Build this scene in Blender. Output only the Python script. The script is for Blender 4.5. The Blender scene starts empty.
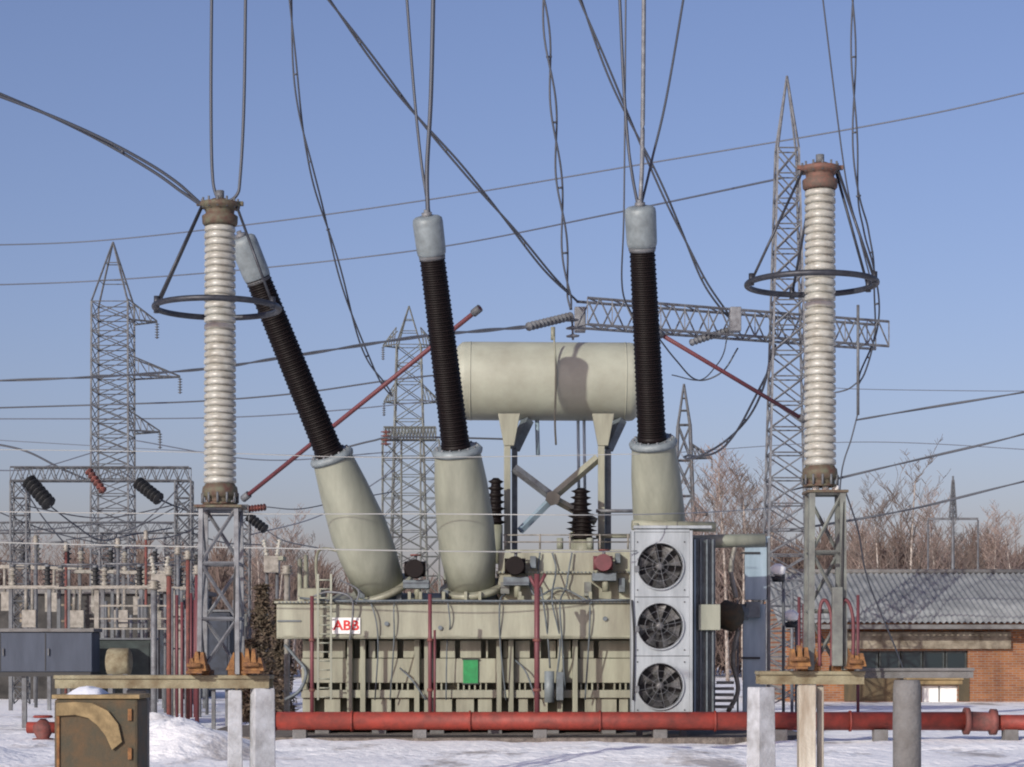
import bpy, bmesh, math, random
from mathutils import Vector, Matrix, noise
R = math.radians
random.seed(7)
sc = bpy.context.scene
col = sc.collection

# ------------------------------------------------------------------ camera, sky, sun, exposure
F = 2100.0            # focal length in pixels of a 1024 px wide frame
EYE = 1.7
HZ = 650.0            # picture row of the horizon
cam_d = bpy.data.cameras.new('camera'); cam = bpy.data.objects.new('camera', cam_d); col.objects.link(cam)
cam.location = (0, 0, EYE); cam.rotation_euler = (R(90), 0, 0)
cam_d.sensor_width = 36; cam_d.lens = 36 * F / 1024.0
cam_d.shift_y = (HZ - 383.5) / 1024.0
cam_d.clip_start = 0.5; cam_d.clip_end = 9000
sc.camera = cam
SUNV = Vector((-0.60, -1.0, 0.43)).normalized()      # towards the sun
sun_el = math.asin(SUNV.z); sun_az = math.atan2(SUNV.x, SUNV.y)
w = bpy.data.worlds.new('World'); sc.world = w; w.use_nodes = True
nt = w.node_tree; bg = nt.nodes['Background']
sky = nt.nodes.new('ShaderNodeTexSky'); sky.sky_type = 'NISHITA'; sky.sun_disc = False
sky.sun_elevation = sun_el; sky.sun_rotation = sun_az
sky.altitude = 0; sky.air_density = 1.0; sky.dust_density = 2.0; sky.ozone_density = 6.0
tint = nt.nodes.new('ShaderNodeMix'); tint.data_type = 'RGBA'; tint.blend_type = 'MULTIPLY'; tint.inputs[0].default_value = 1
tint.inputs[7].default_value = (2.04, 1.39, 1.31, 1)
nt.links.new(sky.outputs[0], tint.inputs[6]); nt.links.new(tint.outputs[2], bg.inputs[0]); bg.inputs[1].default_value = 0.093
sd = bpy.data.lights.new('sun', 'SUN'); so = bpy.data.objects.new('sun', sd); col.objects.link(so)
sd.energy = 3.7; sd.angle = R(0.5); sd.color = (1.0, 0.975, 0.88)
so.rotation_euler = SUNV.to_track_quat('Z', 'Y').to_euler()
vs = sc.view_settings; vs.view_transform = 'Standard'; vs.look = 'None'; vs.exposure = 0; vs.gamma = 1
sc.cycles.max_bounces = 6; sc.cycles.filter_width = 2.0

# ------------------------------------------------------------------ helpers
def X(px, D): return (px - 512) * D / F
def Z(py, D): return EYE + (HZ - py) * D / F
def P(px, py, D): return Vector((X(px, D), D, Z(py, D)))
ORG = {}

class MB:
    def __init__(s): s.v = []; s.f = []; s.sm = []
    def add(s, vs_, fs, smooth=False):
        n = len(s.v); s.v += [Vector(v) for v in vs_]
        s.f += [tuple(i + n for i in f) for f in fs]; s.sm += [smooth] * len(fs)
        return s
    def box(s, x0, x1, y0, y1, z0, z1):
        if x0 > x1: x0, x1 = x1, x0
        if z0 > z1: z0, z1 = z1, z0
        return s.add([(x0,y0,z0),(x1,y0,z0),(x1,y1,z0),(x0,y1,z0),(x0,y0,z1),(x1,y0,z1),(x1,y1,z1),(x0,y1,z1)],
                     [(0,3,2,1),(4,5,6,7),(0,1,5,4),(1,2,6,5),(2,3,7,6),(3,0,4,7)])
    def tube(s, a, b, r0, r1=None, n=10, cap=True):
        return s.lathe(a, b, [(0, r0), (1, r0 if r1 is None else r1)], n, cap, smooth=n > 4)
    def lathe(s, a, b, prof, n=24, cap=True, smooth=True, metric=False):
        a = Vector(a); b = Vector(b); d = b - a; L = d.length; d = d / L
        u = d.orthogonal().normalized() if abs(d.z) < .999 else Vector((1,0,0)); u = (u - d * u.dot(d)).normalized(); v = d.cross(u)
        if metric: prof = [(t / L, r) for t, r in prof]
        vs_ = []; fs = []
        for t, r in prof:
            c = a + d * (L * t)
            for k in range(n):
                an = 2 * math.pi * (k + .5) / n
                vs_.append(c + (u * math.cos(an) + v * math.sin(an)) * r)
        m = len(prof)
        for i in range(m - 1):
            for k in range(n):
                k2 = (k + 1) % n
                fs.append((i*n+k, i*n+k2, (i+1)*n+k2, (i+1)*n+k))
        s.add(vs_, fs, smooth)
        if cap:
            n0 = len(s.v) - len(vs_)
            s.f.append(tuple(n0 + k for k in range(n))[::-1]); s.sm.append(False)
            s.f.append(tuple(n0 + (m-1)*n + k for k in range(n))); s.sm.append(False)
        return s
    def path(s, pts, r, n=6):
        pts = [Vector(p) for p in pts]; vs_ = []; fs = []
        up = Vector((0.05, 0.3, 1)).normalized()
        for i, p in enumerate(pts):
            d = (pts[min(i+1, len(pts)-1)] - pts[max(i-1, 0)]).normalized()
            u = d.cross(up)
            if u.length < .05: u = d.cross(Vector((1, 0, 0)))
            u.normalize(); v = d.cross(u)
            rr = r(i / (len(pts)-1)) if callable(r) else r
            for k in range(n):
                an = 2 * math.pi * k / n
                vs_.append(p + (u * math.cos(an) + v * math.sin(an)) * rr)
        for i in range(len(pts) - 1):
            for k in range(n):
                fs.append((i*n+k, i*n+(k+1) % n, (i+1)*n+(k+1) % n, (i+1)*n+k))
        fs.append(tuple(range(n))[::-1]); fs.append(tuple((len(pts)-1)*n + k for k in range(n)))
        return s.add(vs_, fs, n > 4)
    def angle(s, a, b, w=.06, n=4):            # steel section between two points
        return s.lathe(a, b, [(0, w * .7), (1, w * .7)], n, True, False)
    def torus(s, c, Rr, r, N=48, n=10):
        c = Vector(c); vs_ = []; fs = []
        for i in range(N):
            a = 2 * math.pi * i / N; e = Vector((math.cos(a), math.sin(a), 0))
            for k in range(n):
                b = 2 * math.pi * k / n
                vs_.append(c + e * (Rr + r * math.cos(b)) + Vector((0, 0, r * math.sin(b))))
        for i in range(N):
            for k in range(n):
                i2 = (i+1) % N; k2 = (k+1) % n
                fs.append((i*n+k, i2*n+k, i2*n+k2, i*n+k2))
        return s.add(vs_, fs, True)
    def build(s, name, m, parent=None, bevel=0):
        org = Vector((0,0,0))
        if parent is not None: org = ORG[parent.name]
        me = bpy.data.meshes.new(name); me.from_pydata([v - org for v in s.v], [], s.f)
        me.polygons.foreach_set('use_smooth', s.sm)
        me.materials.append(m); me.update()
        o = bpy.data.objects.new(name, me); col.objects.link(o)
        if parent is not None: o.parent = parent
        ORG[o.name] = org
        if bevel:
            b = o.modifiers.new('bevel', 'BEVEL'); b.width = bevel; b.segments = 2; b.limit_method = 'ANGLE'
        return o

def rebase(o):            # a one-mesh thing gets its origin at its own base
    vs_ = [v.co for v in o.data.vertices]
    c = Vector((sum(v.x for v in vs_) / len(vs_), sum(v.y for v in vs_) / len(vs_), min(v.z for v in vs_)))
    for v in o.data.vertices: v.co -= c
    o.location = c; ORG[o.name] = c
    return o
def tag(o, label=None, cat=None, group=None, kind=None):
    if label: o['label'] = label
    if cat: o['category'] = cat
    if group: o['group'] = group
    if kind: o['kind'] = kind
    return o
def thing(name, loc, label, cat, group=None):
    o = bpy.data.objects.new(name, None); col.objects.link(o); o.location = loc; o.empty_display_size = .3
    ORG[o.name] = Vector(loc)
    return tag(o, label, cat, group)
def copy_tree(o, parent=None):
    c = o.copy(); col.objects.link(c)
    if parent is not None: c.parent = parent
    for ch in list(o.children): copy_tree(ch, c)
    return c

def mat(name, c, rough=.6, metal=0, c2=None, scale=3.0, amount=.5, bump=0, bscale=40, detail=5, streak=False, spec=.5, coat=0):
    m = bpy.data.materials.new(name); m.use_nodes = True; t = m.node_tree; N = t.nodes; L = t.links
    b = N['Principled BSDF']; b.inputs['Roughness'].default_value = rough; b.inputs['Metallic'].default_value = metal
    b.inputs['Specular IOR Level'].default_value = spec
    b.inputs['Base Color'].default_value = (*c, 1)
    tc = N.new('ShaderNodeTexCoord')
    if c2 is not None:
        mp = N.new('ShaderNodeMapping'); L.new(tc.outputs['Object'], mp.inputs[0])
        if streak: mp.inputs['Scale'].default_value = (1, 1, .16)
        nz = N.new('ShaderNodeTexNoise'); nz.inputs['Scale'].default_value = scale; nz.inputs['Detail'].default_value = detail; nz.inputs['Roughness'].default_value = .65
        L.new(mp.outputs[0], nz.inputs['Vector'])
        cr = N.new('ShaderNodeValToRGB'); e = cr.color_ramp.elements
        e[0].position = .5 - .28 * amount - .02; e[1].position = .5 + .28 * (1 - amount) + .05
        e[0].color = (*c2, 1); e[1].color = (*c, 1)
        L.new(nz.outputs['Fac'], cr.inputs[0]); L.new(cr.outputs[0], b.inputs['Base Color'])
        mr = N.new('ShaderNodeMapRange'); mr.inputs[3].default_value = min(1, rough + .15); mr.inputs[4].default_value = max(.05, rough - .08)
        L.new(nz.outputs['Fac'], mr.inputs[0]); L.new(mr.outputs[0], b.inputs['Roughness'])
    if bump:
        n2 = N.new('ShaderNodeTexNoise'); n2.inputs['Scale'].default_value = bscale; n2.inputs['Detail'].default_value = 4
        L.new(tc.outputs['Object'], n2.inputs['Vector'])
        bp = N.new('ShaderNodeBump'); bp.inputs['Strength'].default_value = bump; bp.inputs['Distance'].default_value = .02
        L.new(n2.outputs['Fac'], bp.inputs['Height']); L.new(bp.outputs[0], b.inputs['Normal'])
    return m

M = dict(
 cream=mat('transformer_paint', (.295,.305,.23), .5, 0, (.15,.15,.11), 2.2, .55, .15, 30, streak=True),
 cream2=mat('transformer_paint_panel', (.305,.315,.24), .5, 0, (.17,.165,.125), 2.6, .6, .1, 30, streak=True),
 turret=mat('turret_paint', (.285,.30,.24), .5, 0, (.16,.17,.135), 1.6, .6, .1, 25, streak=True),
 conserv=mat('conservator_paint', (.345,.36,.29), .55, 0, (.26,.265,.21), 1.2, .5, .08, 25),
 black=mat('brown_porcelain', (.008,.005,.005), .5, 0, (.006,.004,.004), 6, .5, spec=.16),
 capgrey=mat('grey_cap_metal', (.22,.26,.275), .5, .1, (.14,.165,.175), 5, .5, .05),
 porc=mat('white_porcelain', (.40,.405,.37), .32, 0, (.24,.23,.195), 7, .5, 0, streak=False),
 rust=mat('rusty_steel', (.30,.15,.05), .85, 0, (.10,.045,.025), 9, .5, .5, 60),
 rustcap=mat('weathered_cap_metal', (.12,.13,.085), .7, .3, (.10,.05,.04), 9, .5, .3, 60),
 redcap=mat('red_painted_cap', (.17,.075,.055), .7, .1, (.08,.07,.055), 12, .5, .3, 60),
 ring=mat('ring_steel', (.060,.066,.080), .45, .5, (.03,.032,.04), 10, .5),
 galv=mat('galvanised_steel', (.22,.235,.25), .6, .35, (.10,.10,.11), 5, .55),
 galvdark=mat('dark_lattice_steel', (.15,.165,.18), .65, .2, (.08,.08,.085), 3, .5),
 galvgreen=mat('greenish_lattice_steel', (.20,.22,.195), .65, .3, (.09,.09,.09), 3, .5),
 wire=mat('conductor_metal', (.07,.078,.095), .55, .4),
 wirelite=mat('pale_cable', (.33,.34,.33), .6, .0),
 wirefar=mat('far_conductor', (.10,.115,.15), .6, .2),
 maroon=mat('maroon_paint', (.135,.034,.042), .55, 0, (.10,.03,.035), 5, .5),
 red=mat('red_pipe_paint', (.25,.034,.022), .6, 0, (.11,.022,.016), 4, .65, .2, 25),
 conc=mat('concrete', (.42,.43,.44), .85, 0, (.24,.24,.24), 3.5, .5, .5, 30),
 concdark=mat('old_concrete', (.17,.17,.17), .9, 0, (.11,.105,.10), 3.5, .55, .6, 30),
 beam=mat('beam_dirty_paint', (.27,.25,.165), .8, 0, (.12,.09,.05), 4, .5, .4, 40),
 fanbox=mat('fan_housing_paint', (.34,.375,.40), .55, .1, (.21,.235,.25), 3, .5, .08, 30, streak=True),
 fins=mat('radiator_fins', (.14,.17,.19), .6, .2, (.085,.10,.11), 6, .5),
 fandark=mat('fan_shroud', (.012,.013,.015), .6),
 blade=mat('fan_blade_metal', (.16,.16,.16), .4, .3, (.07,.07,.07), 8, .5),
 blue=mat('blue_grey_paint', (.30,.39,.46), .5, .1, (.20,.27,.32), 4, .5, .1, 30, streak=True),
 cabinet=mat('cabinet_paint', (.038,.052,.082), .6, .1, (.025,.035,.056), 3, .5, .1, 30, streak=True),
 white=mat('white_enamel', (.78,.78,.75), .4),
 redink=mat('red_lettering', (.55,.02,.02), .5),
 green=mat('green_sign_enamel', (.015,.26,.075), .4, 0, (.01,.17,.05), 9, .4),
 bark=mat('birch_bark', (.50,.46,.41), .85, 0, (.14,.10,.08), 4, .5),
 twig=mat('brown_twigs', (.17,.14,.12), .9, 0, (.10,.08,.07), .6, .5),
 twigpale=mat('pale_twigs', (.30,.24,.21), .9, 0, (.19,.14,.12), .6, .5),
 woods=mat('far_twigs', (.14,.105,.085), .95, 0, (.085,.06,.055), .25, .5),
 needle=mat('dark_needles', (.085,.07,.045), .9, 0, (.12,.08,.06), 1.4, .7),
 greywall=mat('grey_panel_wall', (.06,.058,.055), .85, 0, (.02,.02,.02), 1.6, .6, .4, 20),
 snowcap=mat('snow_lump', (.80,.83,.88), .6, 0, (.66,.69,.76), 4, .5, .3, 20),
 gravel=mat('wet_gravel', (.20,.175,.15), .95, 0, (.085,.072,.065), 9, .5, 1.0, 30),
 olive=mat('olive_rusted_box', (.040,.042,.028), .8, 0, (.095,.06,.03), 5, .6, .4, 30),
 tan=mat('tan_board', (.27,.20,.10), .85, 0, (.11,.08,.04), 6, .7, .4, 30),
 slate=mat('slate_roof', (.25,.265,.27), .85, 0, (.13,.14,.15), 1.3, .55, .3, 20),
 fascia=mat('weathered_fascia', (.30,.265,.205), .85, 0, (.08,.06,.04), 2.2, .6, .3, 30),
 glass=mat('dark_window_glass', (.012,.022,.025), .3),
 redrust=mat('red_fixture_paint', (.19,.055,.045), .7, 0, (.08,.035,.03), 6, .5),
 inspale=mat('pale_insulator', (.30,.285,.25), .45, 0, (.13,.12,.10), 6, .5),
)

M['dkframe'] = mat('dark_window_frame', (.05,.06,.06), .7, 0, (.025,.03,.03), 5, .5)
M['board'] = mat('weathered_brown_boards', (.12,.085,.045), .9, 0, (.05,.045,.03), 2.5, .7, .5, 20, streak=True)
def brick_mat():
    m = bpy.data.materials.new('red_brick'); m.use_nodes = True; t = m.node_tree; N = t.nodes; L = t.links; b = N['Principled BSDF']
    tc = N.new('ShaderNodeTexCoord'); mp = N.new('ShaderNodeMapping'); mp.inputs['Rotation'].default_value = (R(90), 0, 0)
    L.new(tc.outputs['Object'], mp.inputs[0])
    br = N.new('ShaderNodeTexBrick'); br.inputs['Scale'].default_value = 1; br.inputs['Brick Width'].default_value = .26; br.inputs['Row Height'].default_value = .08
    br.inputs['Mortar Size'].default_value = .009
    br.inputs['Color1'].default_value = (.38,.15,.05,1); br.inputs['Color2'].default_value = (.26,.09,.035,1); br.inputs['Mortar'].default_value = (.28,.25,.21,1)
    L.new(mp.outputs[0], br.inputs['Vector'])
    nz = N.new('ShaderNodeTexNoise'); nz.inputs['Scale'].default_value = 1.7; L.new(tc.outputs['Object'], nz.inputs['Vector'])
    mx = N.new('ShaderNodeMix'); mx.data_type = 'RGBA'; mx.blend_type = 'MULTIPLY'; mx.inputs[0].default_value = .6
    L.new(br.outputs[0], mx.inputs[6]); L.new(nz.outputs['Fac'], mx.inputs[7]); L.new(mx.outputs[2], b.inputs['Base Color'])
    b.inputs['Roughness'].default_value = .9
    return m
M['brick'] = brick_mat()

def snow_mat():
    m = bpy.data.materials.new('snow'); m.use_nodes = True; t = m.node_tree; N = t.nodes; L = t.links; b = N['Principled BSDF']
    tc = N.new('ShaderNodeTexCoord')
    mp = N.new('ShaderNodeMapping'); mp.inputs['Scale'].default_value = (1, .45, 1); L.new(tc.outputs['Object'], mp.inputs[0])
    nz = N.new('ShaderNodeTexNoise'); nz.inputs['Scale'].default_value = .55; nz.inputs['Detail'].default_value = 8; nz.inputs['Roughness'].default_value = .65
    L.new(mp.outputs[0], nz.inputs['Vector'])
    cr = N.new('ShaderNodeValToRGB'); e = cr.color_ramp.elements
    e[0].position = .36; e[0].color = (.46,.43,.40,1); e[1].position = .45; e[1].color = (.95,.95,.94,1)
    L.new(nz.outputs['Fac'], cr.inputs[0]); L.new(cr.outputs[0], b.inputs['Base Color'])
    b.inputs['Roughness'].default_value = .65
    n2 = N.new('ShaderNodeTexNoise'); n2.inputs['Scale'].default_value = 5; n2.inputs['Detail'].default_value = 6; L.new(tc.outputs['Object'], n2.inputs['Vector'])
    bp = N.new('ShaderNodeBump'); bp.inputs['Strength'].default_value = .7; bp.inputs['Distance'].default_value = .08
    L.new(n2.outputs['Fac'], bp.inputs['Height']); L.new(bp.outputs[0], b.inputs['Normal'])
    return m
M['snow'] = snow_mat()

# ------------------------------------------------------------------ ground
def gh(x, y):
    z = 0.10 * noise.noise(Vector((x * .25, y * .22, 3))) + .05 * noise.noise(Vector((x * .9, y * .8, 8))) + .05 * abs(noise.noise(Vector((x * 2.3, y * 1.9, 12)))) - .05 * max(0, 1 - abs(y - 36.4 - .06*x) / .35) - .05 * max(0, 1 - abs(y - 34.9 - .06*x) / .35)
    fade = max(0, min(1, (60 - y) / 15)) * max(0, min(1, (26 - abs(x)) / 8)) * max(0, min(1, (y - 2) / 3))
    z = z * fade - .03
    if 39.2 < y < 50 and -8 < x < 7: z -= .04 * min(1, (y - 39.2) * 2)
    def mound(cx, cy, rx, ry, h):
        d = ((x-cx)/rx)**2 + ((y-cy)/ry)**2
        return h * (1 - d) ** 1.5 * (1 + .45 * noise.noise(Vector((x*1.7, y*1.7, 1))) + .22 * noise.noise(Vector((x*4.5, y*4.5, 4)))) if d < 1 else 0
    z += mound(-5.5, 34.5, 1.75, 2.4, .56) + mound(-6.5, 35.5, 1.2, 1.6, .22) + mound(-9.0, 33, 1.6, 2.0, .30) + mound(9.5, 36, 3.2, 1.6, .12) + mound(3, 33, 5, 2.5, .12)
    return z
def axis(lo, hi, dn, dp, far, step):
    a = []; x = lo
    while x <= hi: a.append(x); x += step
    s = step; lo_l = [lo]; x = lo
    while x > dn: s *= 1.45; x -= s; lo_l.append(x)
    s = step; hi_l = []; x = a[-1]
    while x < dp: s *= 1.45; x += s; hi_l.append(x)
    return sorted(set(lo_l[1:] + a + hi_l))
xs = axis(-16, 16, -3500, 3500, 0, .25); ys = axis(18, 52, -3500, 6000, 0, .25)
g = MB(); vs_ = [(x, y, gh(x, y)) for y in ys for x in xs]; nx = len(xs)
fs = [(j*nx+i, j*nx+i+1, (j+1)*nx+i+1, (j+1)*nx+i) for j in range(len(ys)-1) for i in range(nx-1)]
g.add(vs_, fs, True); tag(g.build('ground', M['snow']), 'trampled snow covering the yard and fields', kind='structure')
# gravel bed round the transformer
g = MB(); top = []; N_ = 60
for i in range(N_):
    a = 2*math.pi*i/N_
    ex = 5.9 * math.copysign(abs(math.cos(a))**.45, math.cos(a)); ey = 4.2 * math.copysign(abs(math.sin(a))**.45, math.sin(a))
    k = 1 + .05 * noise.noise(Vector((math.cos(a)*3, math.sin(a)*3, 5)))
    top.append((-.2 + ex*k*1.02, 44.0 + ey*k, .03))
bot = [(x*1.0, y, -.2) for x, y, z in top]
g.add(top + bot, [tuple(range(N_))] + [(i, N_+i, N_+(i+1) % N_, (i+1) % N_) for i in range(N_)])
tag(g.build('gravel_bed', M['gravel']), 'dark gravel bed under the transformer', kind='structure')

# ------------------------------------------------------------------ brick building on the right
def brick_building():
    D = 70; y0 = D; y1 = D + 6; xl, xr = X(786, D), X(1075, D)
    t = thing('brick_building', ((xl+xr)/2, y0+3, 0), 'low brick building with grey corrugated roof at the right edge', 'building')
    zl = 0; ze = Z(622, D)
    wz0, wz1 = Z(671, D), Z(651, D)
    m = MB()   # front wall pieces round the openings
    wx0, wx1 = X(857, D), X(968, D)
    ox0, ox1, oz0, oz1 = X(922, D), X(958, D), Z(704, D)-.0, Z(686, D)
    m.box(xl, wx0, y0, y0+.35, -.2, ze-.02); m.box(wx1, xr, y0, y0+.35, -.2, ze-.02)
    m.box(wx0, wx1, y0, y0+.35, wz1, ze-.02)
    m.box(wx0, ox0, y0, y0+.35, -.2, wz0); m.box(ox1, wx1, y0, y0+.35, -.2, wz0); m.box(ox0, ox1, y0, y0+.35, oz1, wz0); m.box(ox0, ox1, y0, y0+.35, -.2, oz0)
    m.box(xl, xl+.35, y0+.35, y1, -.2, ze-.02); m.box(xr-.35, xr, y0+.35, y1, -.2, ze-.02); m.box(xl+.35, xr-.35, y1-.35, y1, -.2, ze-.02)
    m.build('wall', M['brick'], t)
    f = MB(); n = 5
    for i in range(n):
        a = wx0 + (wx1-wx0)*i/n; b = wx0 + (wx1-wx0)*(i+1)/n
        f = MB(); f.box(a+.02, a+.08, y0+.12, y0+.2, wz0+.003, wz1-.003); f.box(b-.08, b-.02, y0+.12, y0+.2, wz0+.003, wz1-.003)
        f.box(a+.08, b-.08, y0+.12, y0+.2, wz1-.07, wz1-.003); f.box(a+.08, b-.08, y0+.12, y0+.2, wz0+.003, wz0+.07)
        wf = f.build('window', M['dkframe'], t)
        MB().box(a+.08, b-.08, y0+.15, y0+.17, wz0+.07, wz1-.07).build('pane', M['glass'], wf)
    dr = MB().box(ox0+.003, ox1-.003, y0+.18, y0+.24, oz0+.003, oz1-.003).build('hatch', M['white'], t)
    MB().box((ox0+ox1)/2-.02, (ox0+ox1)/2+.02, y0+.15, y0+.177, oz0+.01, oz1-.01).build('mullion', M['concdark'], dr)
    for a, b, z0_, z1_ in ((844, 856, 712, 634), (857, 921.4, 712, 674.5), (958.6, 969, 712, 674.5), (921.6, 958.4, 685.4, 674.5)):
        MB().box(X(a, D), X(b, D), y0-.045, y0-.004, max(.0, Z(z0_, D)), Z(z1_, D)).build('wall_board', M['board'], t)
    # fascia beam, sill
    MB().box(wx0-.6, X(1010, D), y0-.18, y0-.003, Z(649, D), Z(632, D)).build('lintel', M['fascia'], t, .01)
    MB().box(wx0-.1, wx1+.1, y0-.10, y0-.003, wz0-.16, wz0-.02).build('sill', M['fascia'], t, .01)
    # corrugated roof
    zr = Z(573, D+4.0) ; x0, x1 = xl-.4, xr+.4; stp = .04; k = int((x1-x0)/stp)
    for side in (0, 1):
        ya, yb = (y0-1.15, y0+4.0) if side == 0 else (y1+.7+2.5, y0+4.0)
        vs_ = []; rows = 2
        for lay in (0, -.03):
            for j in range(rows+1):
                tt = j/rows
                for i in range(k+1):
                    x = x0 + i*stp
                    vs_.append((x, ya+(yb-ya)*tt, ze - .02 + (zr-ze)*tt + .04*math.sin(x*2*math.pi/.20) + lay + .02))
        fs = []; W = k+1; H = (rows+1)*W
        for j in range(rows):
            for i in range(k):
                a = j*W+i; q = (a, a+1, a+W+1, a+W); fs.append(q if side == 0 else q[::-1])
                b = a+H; q = (b, b+W, b+W+1, b+1); fs.append(q if side == 0 else q[::-1])
        for i in range(k): fs.append((i, H+i, H+i+1, i+1))
        m = MB(); m.add(vs_, fs, True); m.build('roof', M['slate'], t)
    MB().tube((x0, y0+4, zr+.05), (x1, y0+4, zr+.05), .09, n=8).build('ridge_cap', M['concdark'], t)
    MB().box(x0+.1, x1-.1, y0-1.07, y0-1.0, ze-.24, ze-.10).build('gutter', M['concdark'], t)
    for x in (xl+.002, xr-.302):
        m = MB(); m.add([(x,y0+.36,ze-.02),(x,y1+2,ze-.02),(x,y0+4,zr-.1),(x+.3,y0+.36,ze-.02),(x+.3,y1+2,ze-.02),(x+.3,y0+4,zr-.1)], [(0,2,1),(3,4,5),(0,3,5,2),(2,5,4,1),(0,1,4,3)])
        m.build('gable', M['brick'], t)
brick_building()

# ------------------------------------------------------------------ grey panel building, left
def grey_building():
    D = 74; xl, xr = X(-60, D), X(196, D)
    t = thing('relay_building', ((xl+xr)/2, D+2, 0), 'low grey panel building behind switchgear at the left edge', 'building')
    zt = Z(594, D)
    MB().box(xl, xr, D, D+4, -.2, zt).build('wall', M['greywall'], t)
    MB().box(xl-.15, xr+.15, D-.2, D+4.2, zt+.003, zt+.16).build('roof', M['concdark'], t, .02)
    for px in (20, 58, 108, 150):
        f = MB().box(X(px, D), X(px+16, D), D-.04, D-.003, Z(622, D), Z(604, D)).build('window', M['fascia'], t)
        MB().box(X(px+2, D), X(px+14, D), D-.06, D-.042, Z(620, D), Z(606, D)).build('pane', M['glass'], f)
grey_building()

# ------------------------------------------------------------------ lattice helper
def lattice(legmb, brmb, base, top, wb, wt, panels, lw=.06, bw=.035, wy=None, style='x'):
    base = Vector(base); top = Vector(top); H = (top-base)
    cs = [(-1,-1),(1,-1),(1,1),(-1,1)]
    def pt(i, t):
        wd = (wb + (wt-wb)*t) / 2; wd2 = wd if wy is None else wy/2
        c = base + H*t
        return c + Vector((cs[i][0]*wd, cs[i][1]*wd2, 0))
    for i in range(4):
        if isinstance(legmb, list): legmb[i].angle(pt(i, 0), pt(i, 1), lw)
        else: legmb.angle(pt(i, 0), pt(i, 1), lw)
    for k in range(panels):
        t0, t1 = k/panels, (k+1)/panels
        for i in range(4):
            j = (i+1) % 4
            if style == 'x' or k % 2 == 0: brmb.angle(pt(i, t0), pt(j, t1), bw)
            if style == 'x' or k % 2 == 1: brmb.angle(pt(j, t0), pt(i, t1), bw)
            brmb.angle(pt(i, t1), pt(j, t1), bw)
    return pt
def truss(a, b, h, w, panels, lw=.05, bw=.03):     # horizontal box truss between a and b (bottom centre line)
    a = Vector(a); b = Vector(b); d = (b-a).normalized(); s = d.cross(Vector((0,0,1))).normalized()*w/2; up = Vector((0,0,h))
    ch = MB(); br = MB()
    for o in (s, -s, s+up, -s+up): ch.angle(a+o, b+o, lw)
    for k in range(panels):
        p = a.lerp(b, k/panels); q = a.lerp(b, (k+1)/panels); mid = p.lerp(q, .5)
        for o in (s, -s):
            br.angle(p+o, mid+o+up, bw); br.angle(mid+o+up, q+o, bw)
        br.angle(p+s, q-s, bw); br.angle(p+s+up, q-s+up, bw); br.angle(p+s, p-s, bw); br.angle(p+s, p+s+up, bw*.8)
    br.angle(b+s, b+s+up, bw); br.angle(b-s, b-s+up, bw)
    return ch, br

def string_ins(parent, a, b, m, n=9, r=.14, name='insulator'):
    prof = []; 
    for k in range(n):
        t = k/n; prof += [(t+.02/n, .03), (t+.25/n, .035), (t+.45/n, r), (t+.6/n, r*.95), (t+.7/n, .04)]
    prof += [(1, .03)]
    return MB().lathe(a, b, [(0,.03)]+prof, 10).build(name, m, parent)

def tower(px, D, y_top, y_body, wpx_top, wpx_bot, label, m, arms=(), panels=14, peaks=1, lw=.07, bw=.035, grp='lattice towers rising over the yard', y_bot=None):
    c = Vector((X(px, D), D, 0)); t = thing('lattice_tower', c, label, 'pylon', grp)
    s = D/F; zb = Z(y_body, D); legs = [MB() for _ in range(4)]; br = MB()
    wt, wb = wpx_top*s, wpx_bot*s
    lattice(legs, br, c, c+Vector((0,0,zb)), wb, wt, panels, lw, bw)
    for l in legs: l.build('leg', m, t)
    br.build('bracing', m, t)
    pk = MB(); zt = Z(y_top, D)
    for sx in (-1, 1):
        for sy in (-1, 1): pk.angle(c+Vector((sx*wt/2, sy*wt/2, zb)), c+Vector((0,0,zt)), lw*.8)
    for k in (.35, .65):
        w_ = wt/2*(1-k); zz = zb+(zt-zb)*k
        q = [c+Vector((a*w_, b*w_, zz)) for a, b in ((-1,-1),(1,-1),(1,1),(-1,1))]
        for i in range(4): pk.angle(q[i], q[(i+1) % 4], bw)
    pk.build('peak', m, t)
    for (py, x0, x1) in arms:
        z = Z(py, D); h = .32 if D < 90 else .6
        for side in (-1, 1):
            am = MB()
            if (side < 0 and x0 is None) or (side > 0 and x1 is None): continue
            xe = X(x0 if side < 0 else x1, D)
            tp = (z)/zb; wd = (wb+(wt-wb)*min(1, tp))/2
            st = c.x + side*wd
            for sy in (-1, 1):
                am.angle((st, D+sy*wd, z), (xe, D, z), lw*.8); am.angle((st, D+sy*wd, z+h*1.6), (xe, D, z+.04), lw*.6)
            for k in range(1, 5):
                q = k/5; xa = st+(xe-st)*q
                am.angle((xa, D-wd*(1-q), z), (xa, D-wd*(1-q), z+h*1.6*(1-q)), bw); am.angle((xa, D-wd*(1-q), z), (st+(xe-st)*(q-.2), D-wd*(1.2-q), z+h*1.6*(1.2-q)), bw)
                am.angle((xa, D-wd*(1-q), z), (xa, D+wd*(1-q), z), bw)
            string_ins(t, (xe, D, z-.04), (xe, D, z-.8), M['galvdark'], 6, .11)
            am.build('cross_arm', m, t)
    return t

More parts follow.
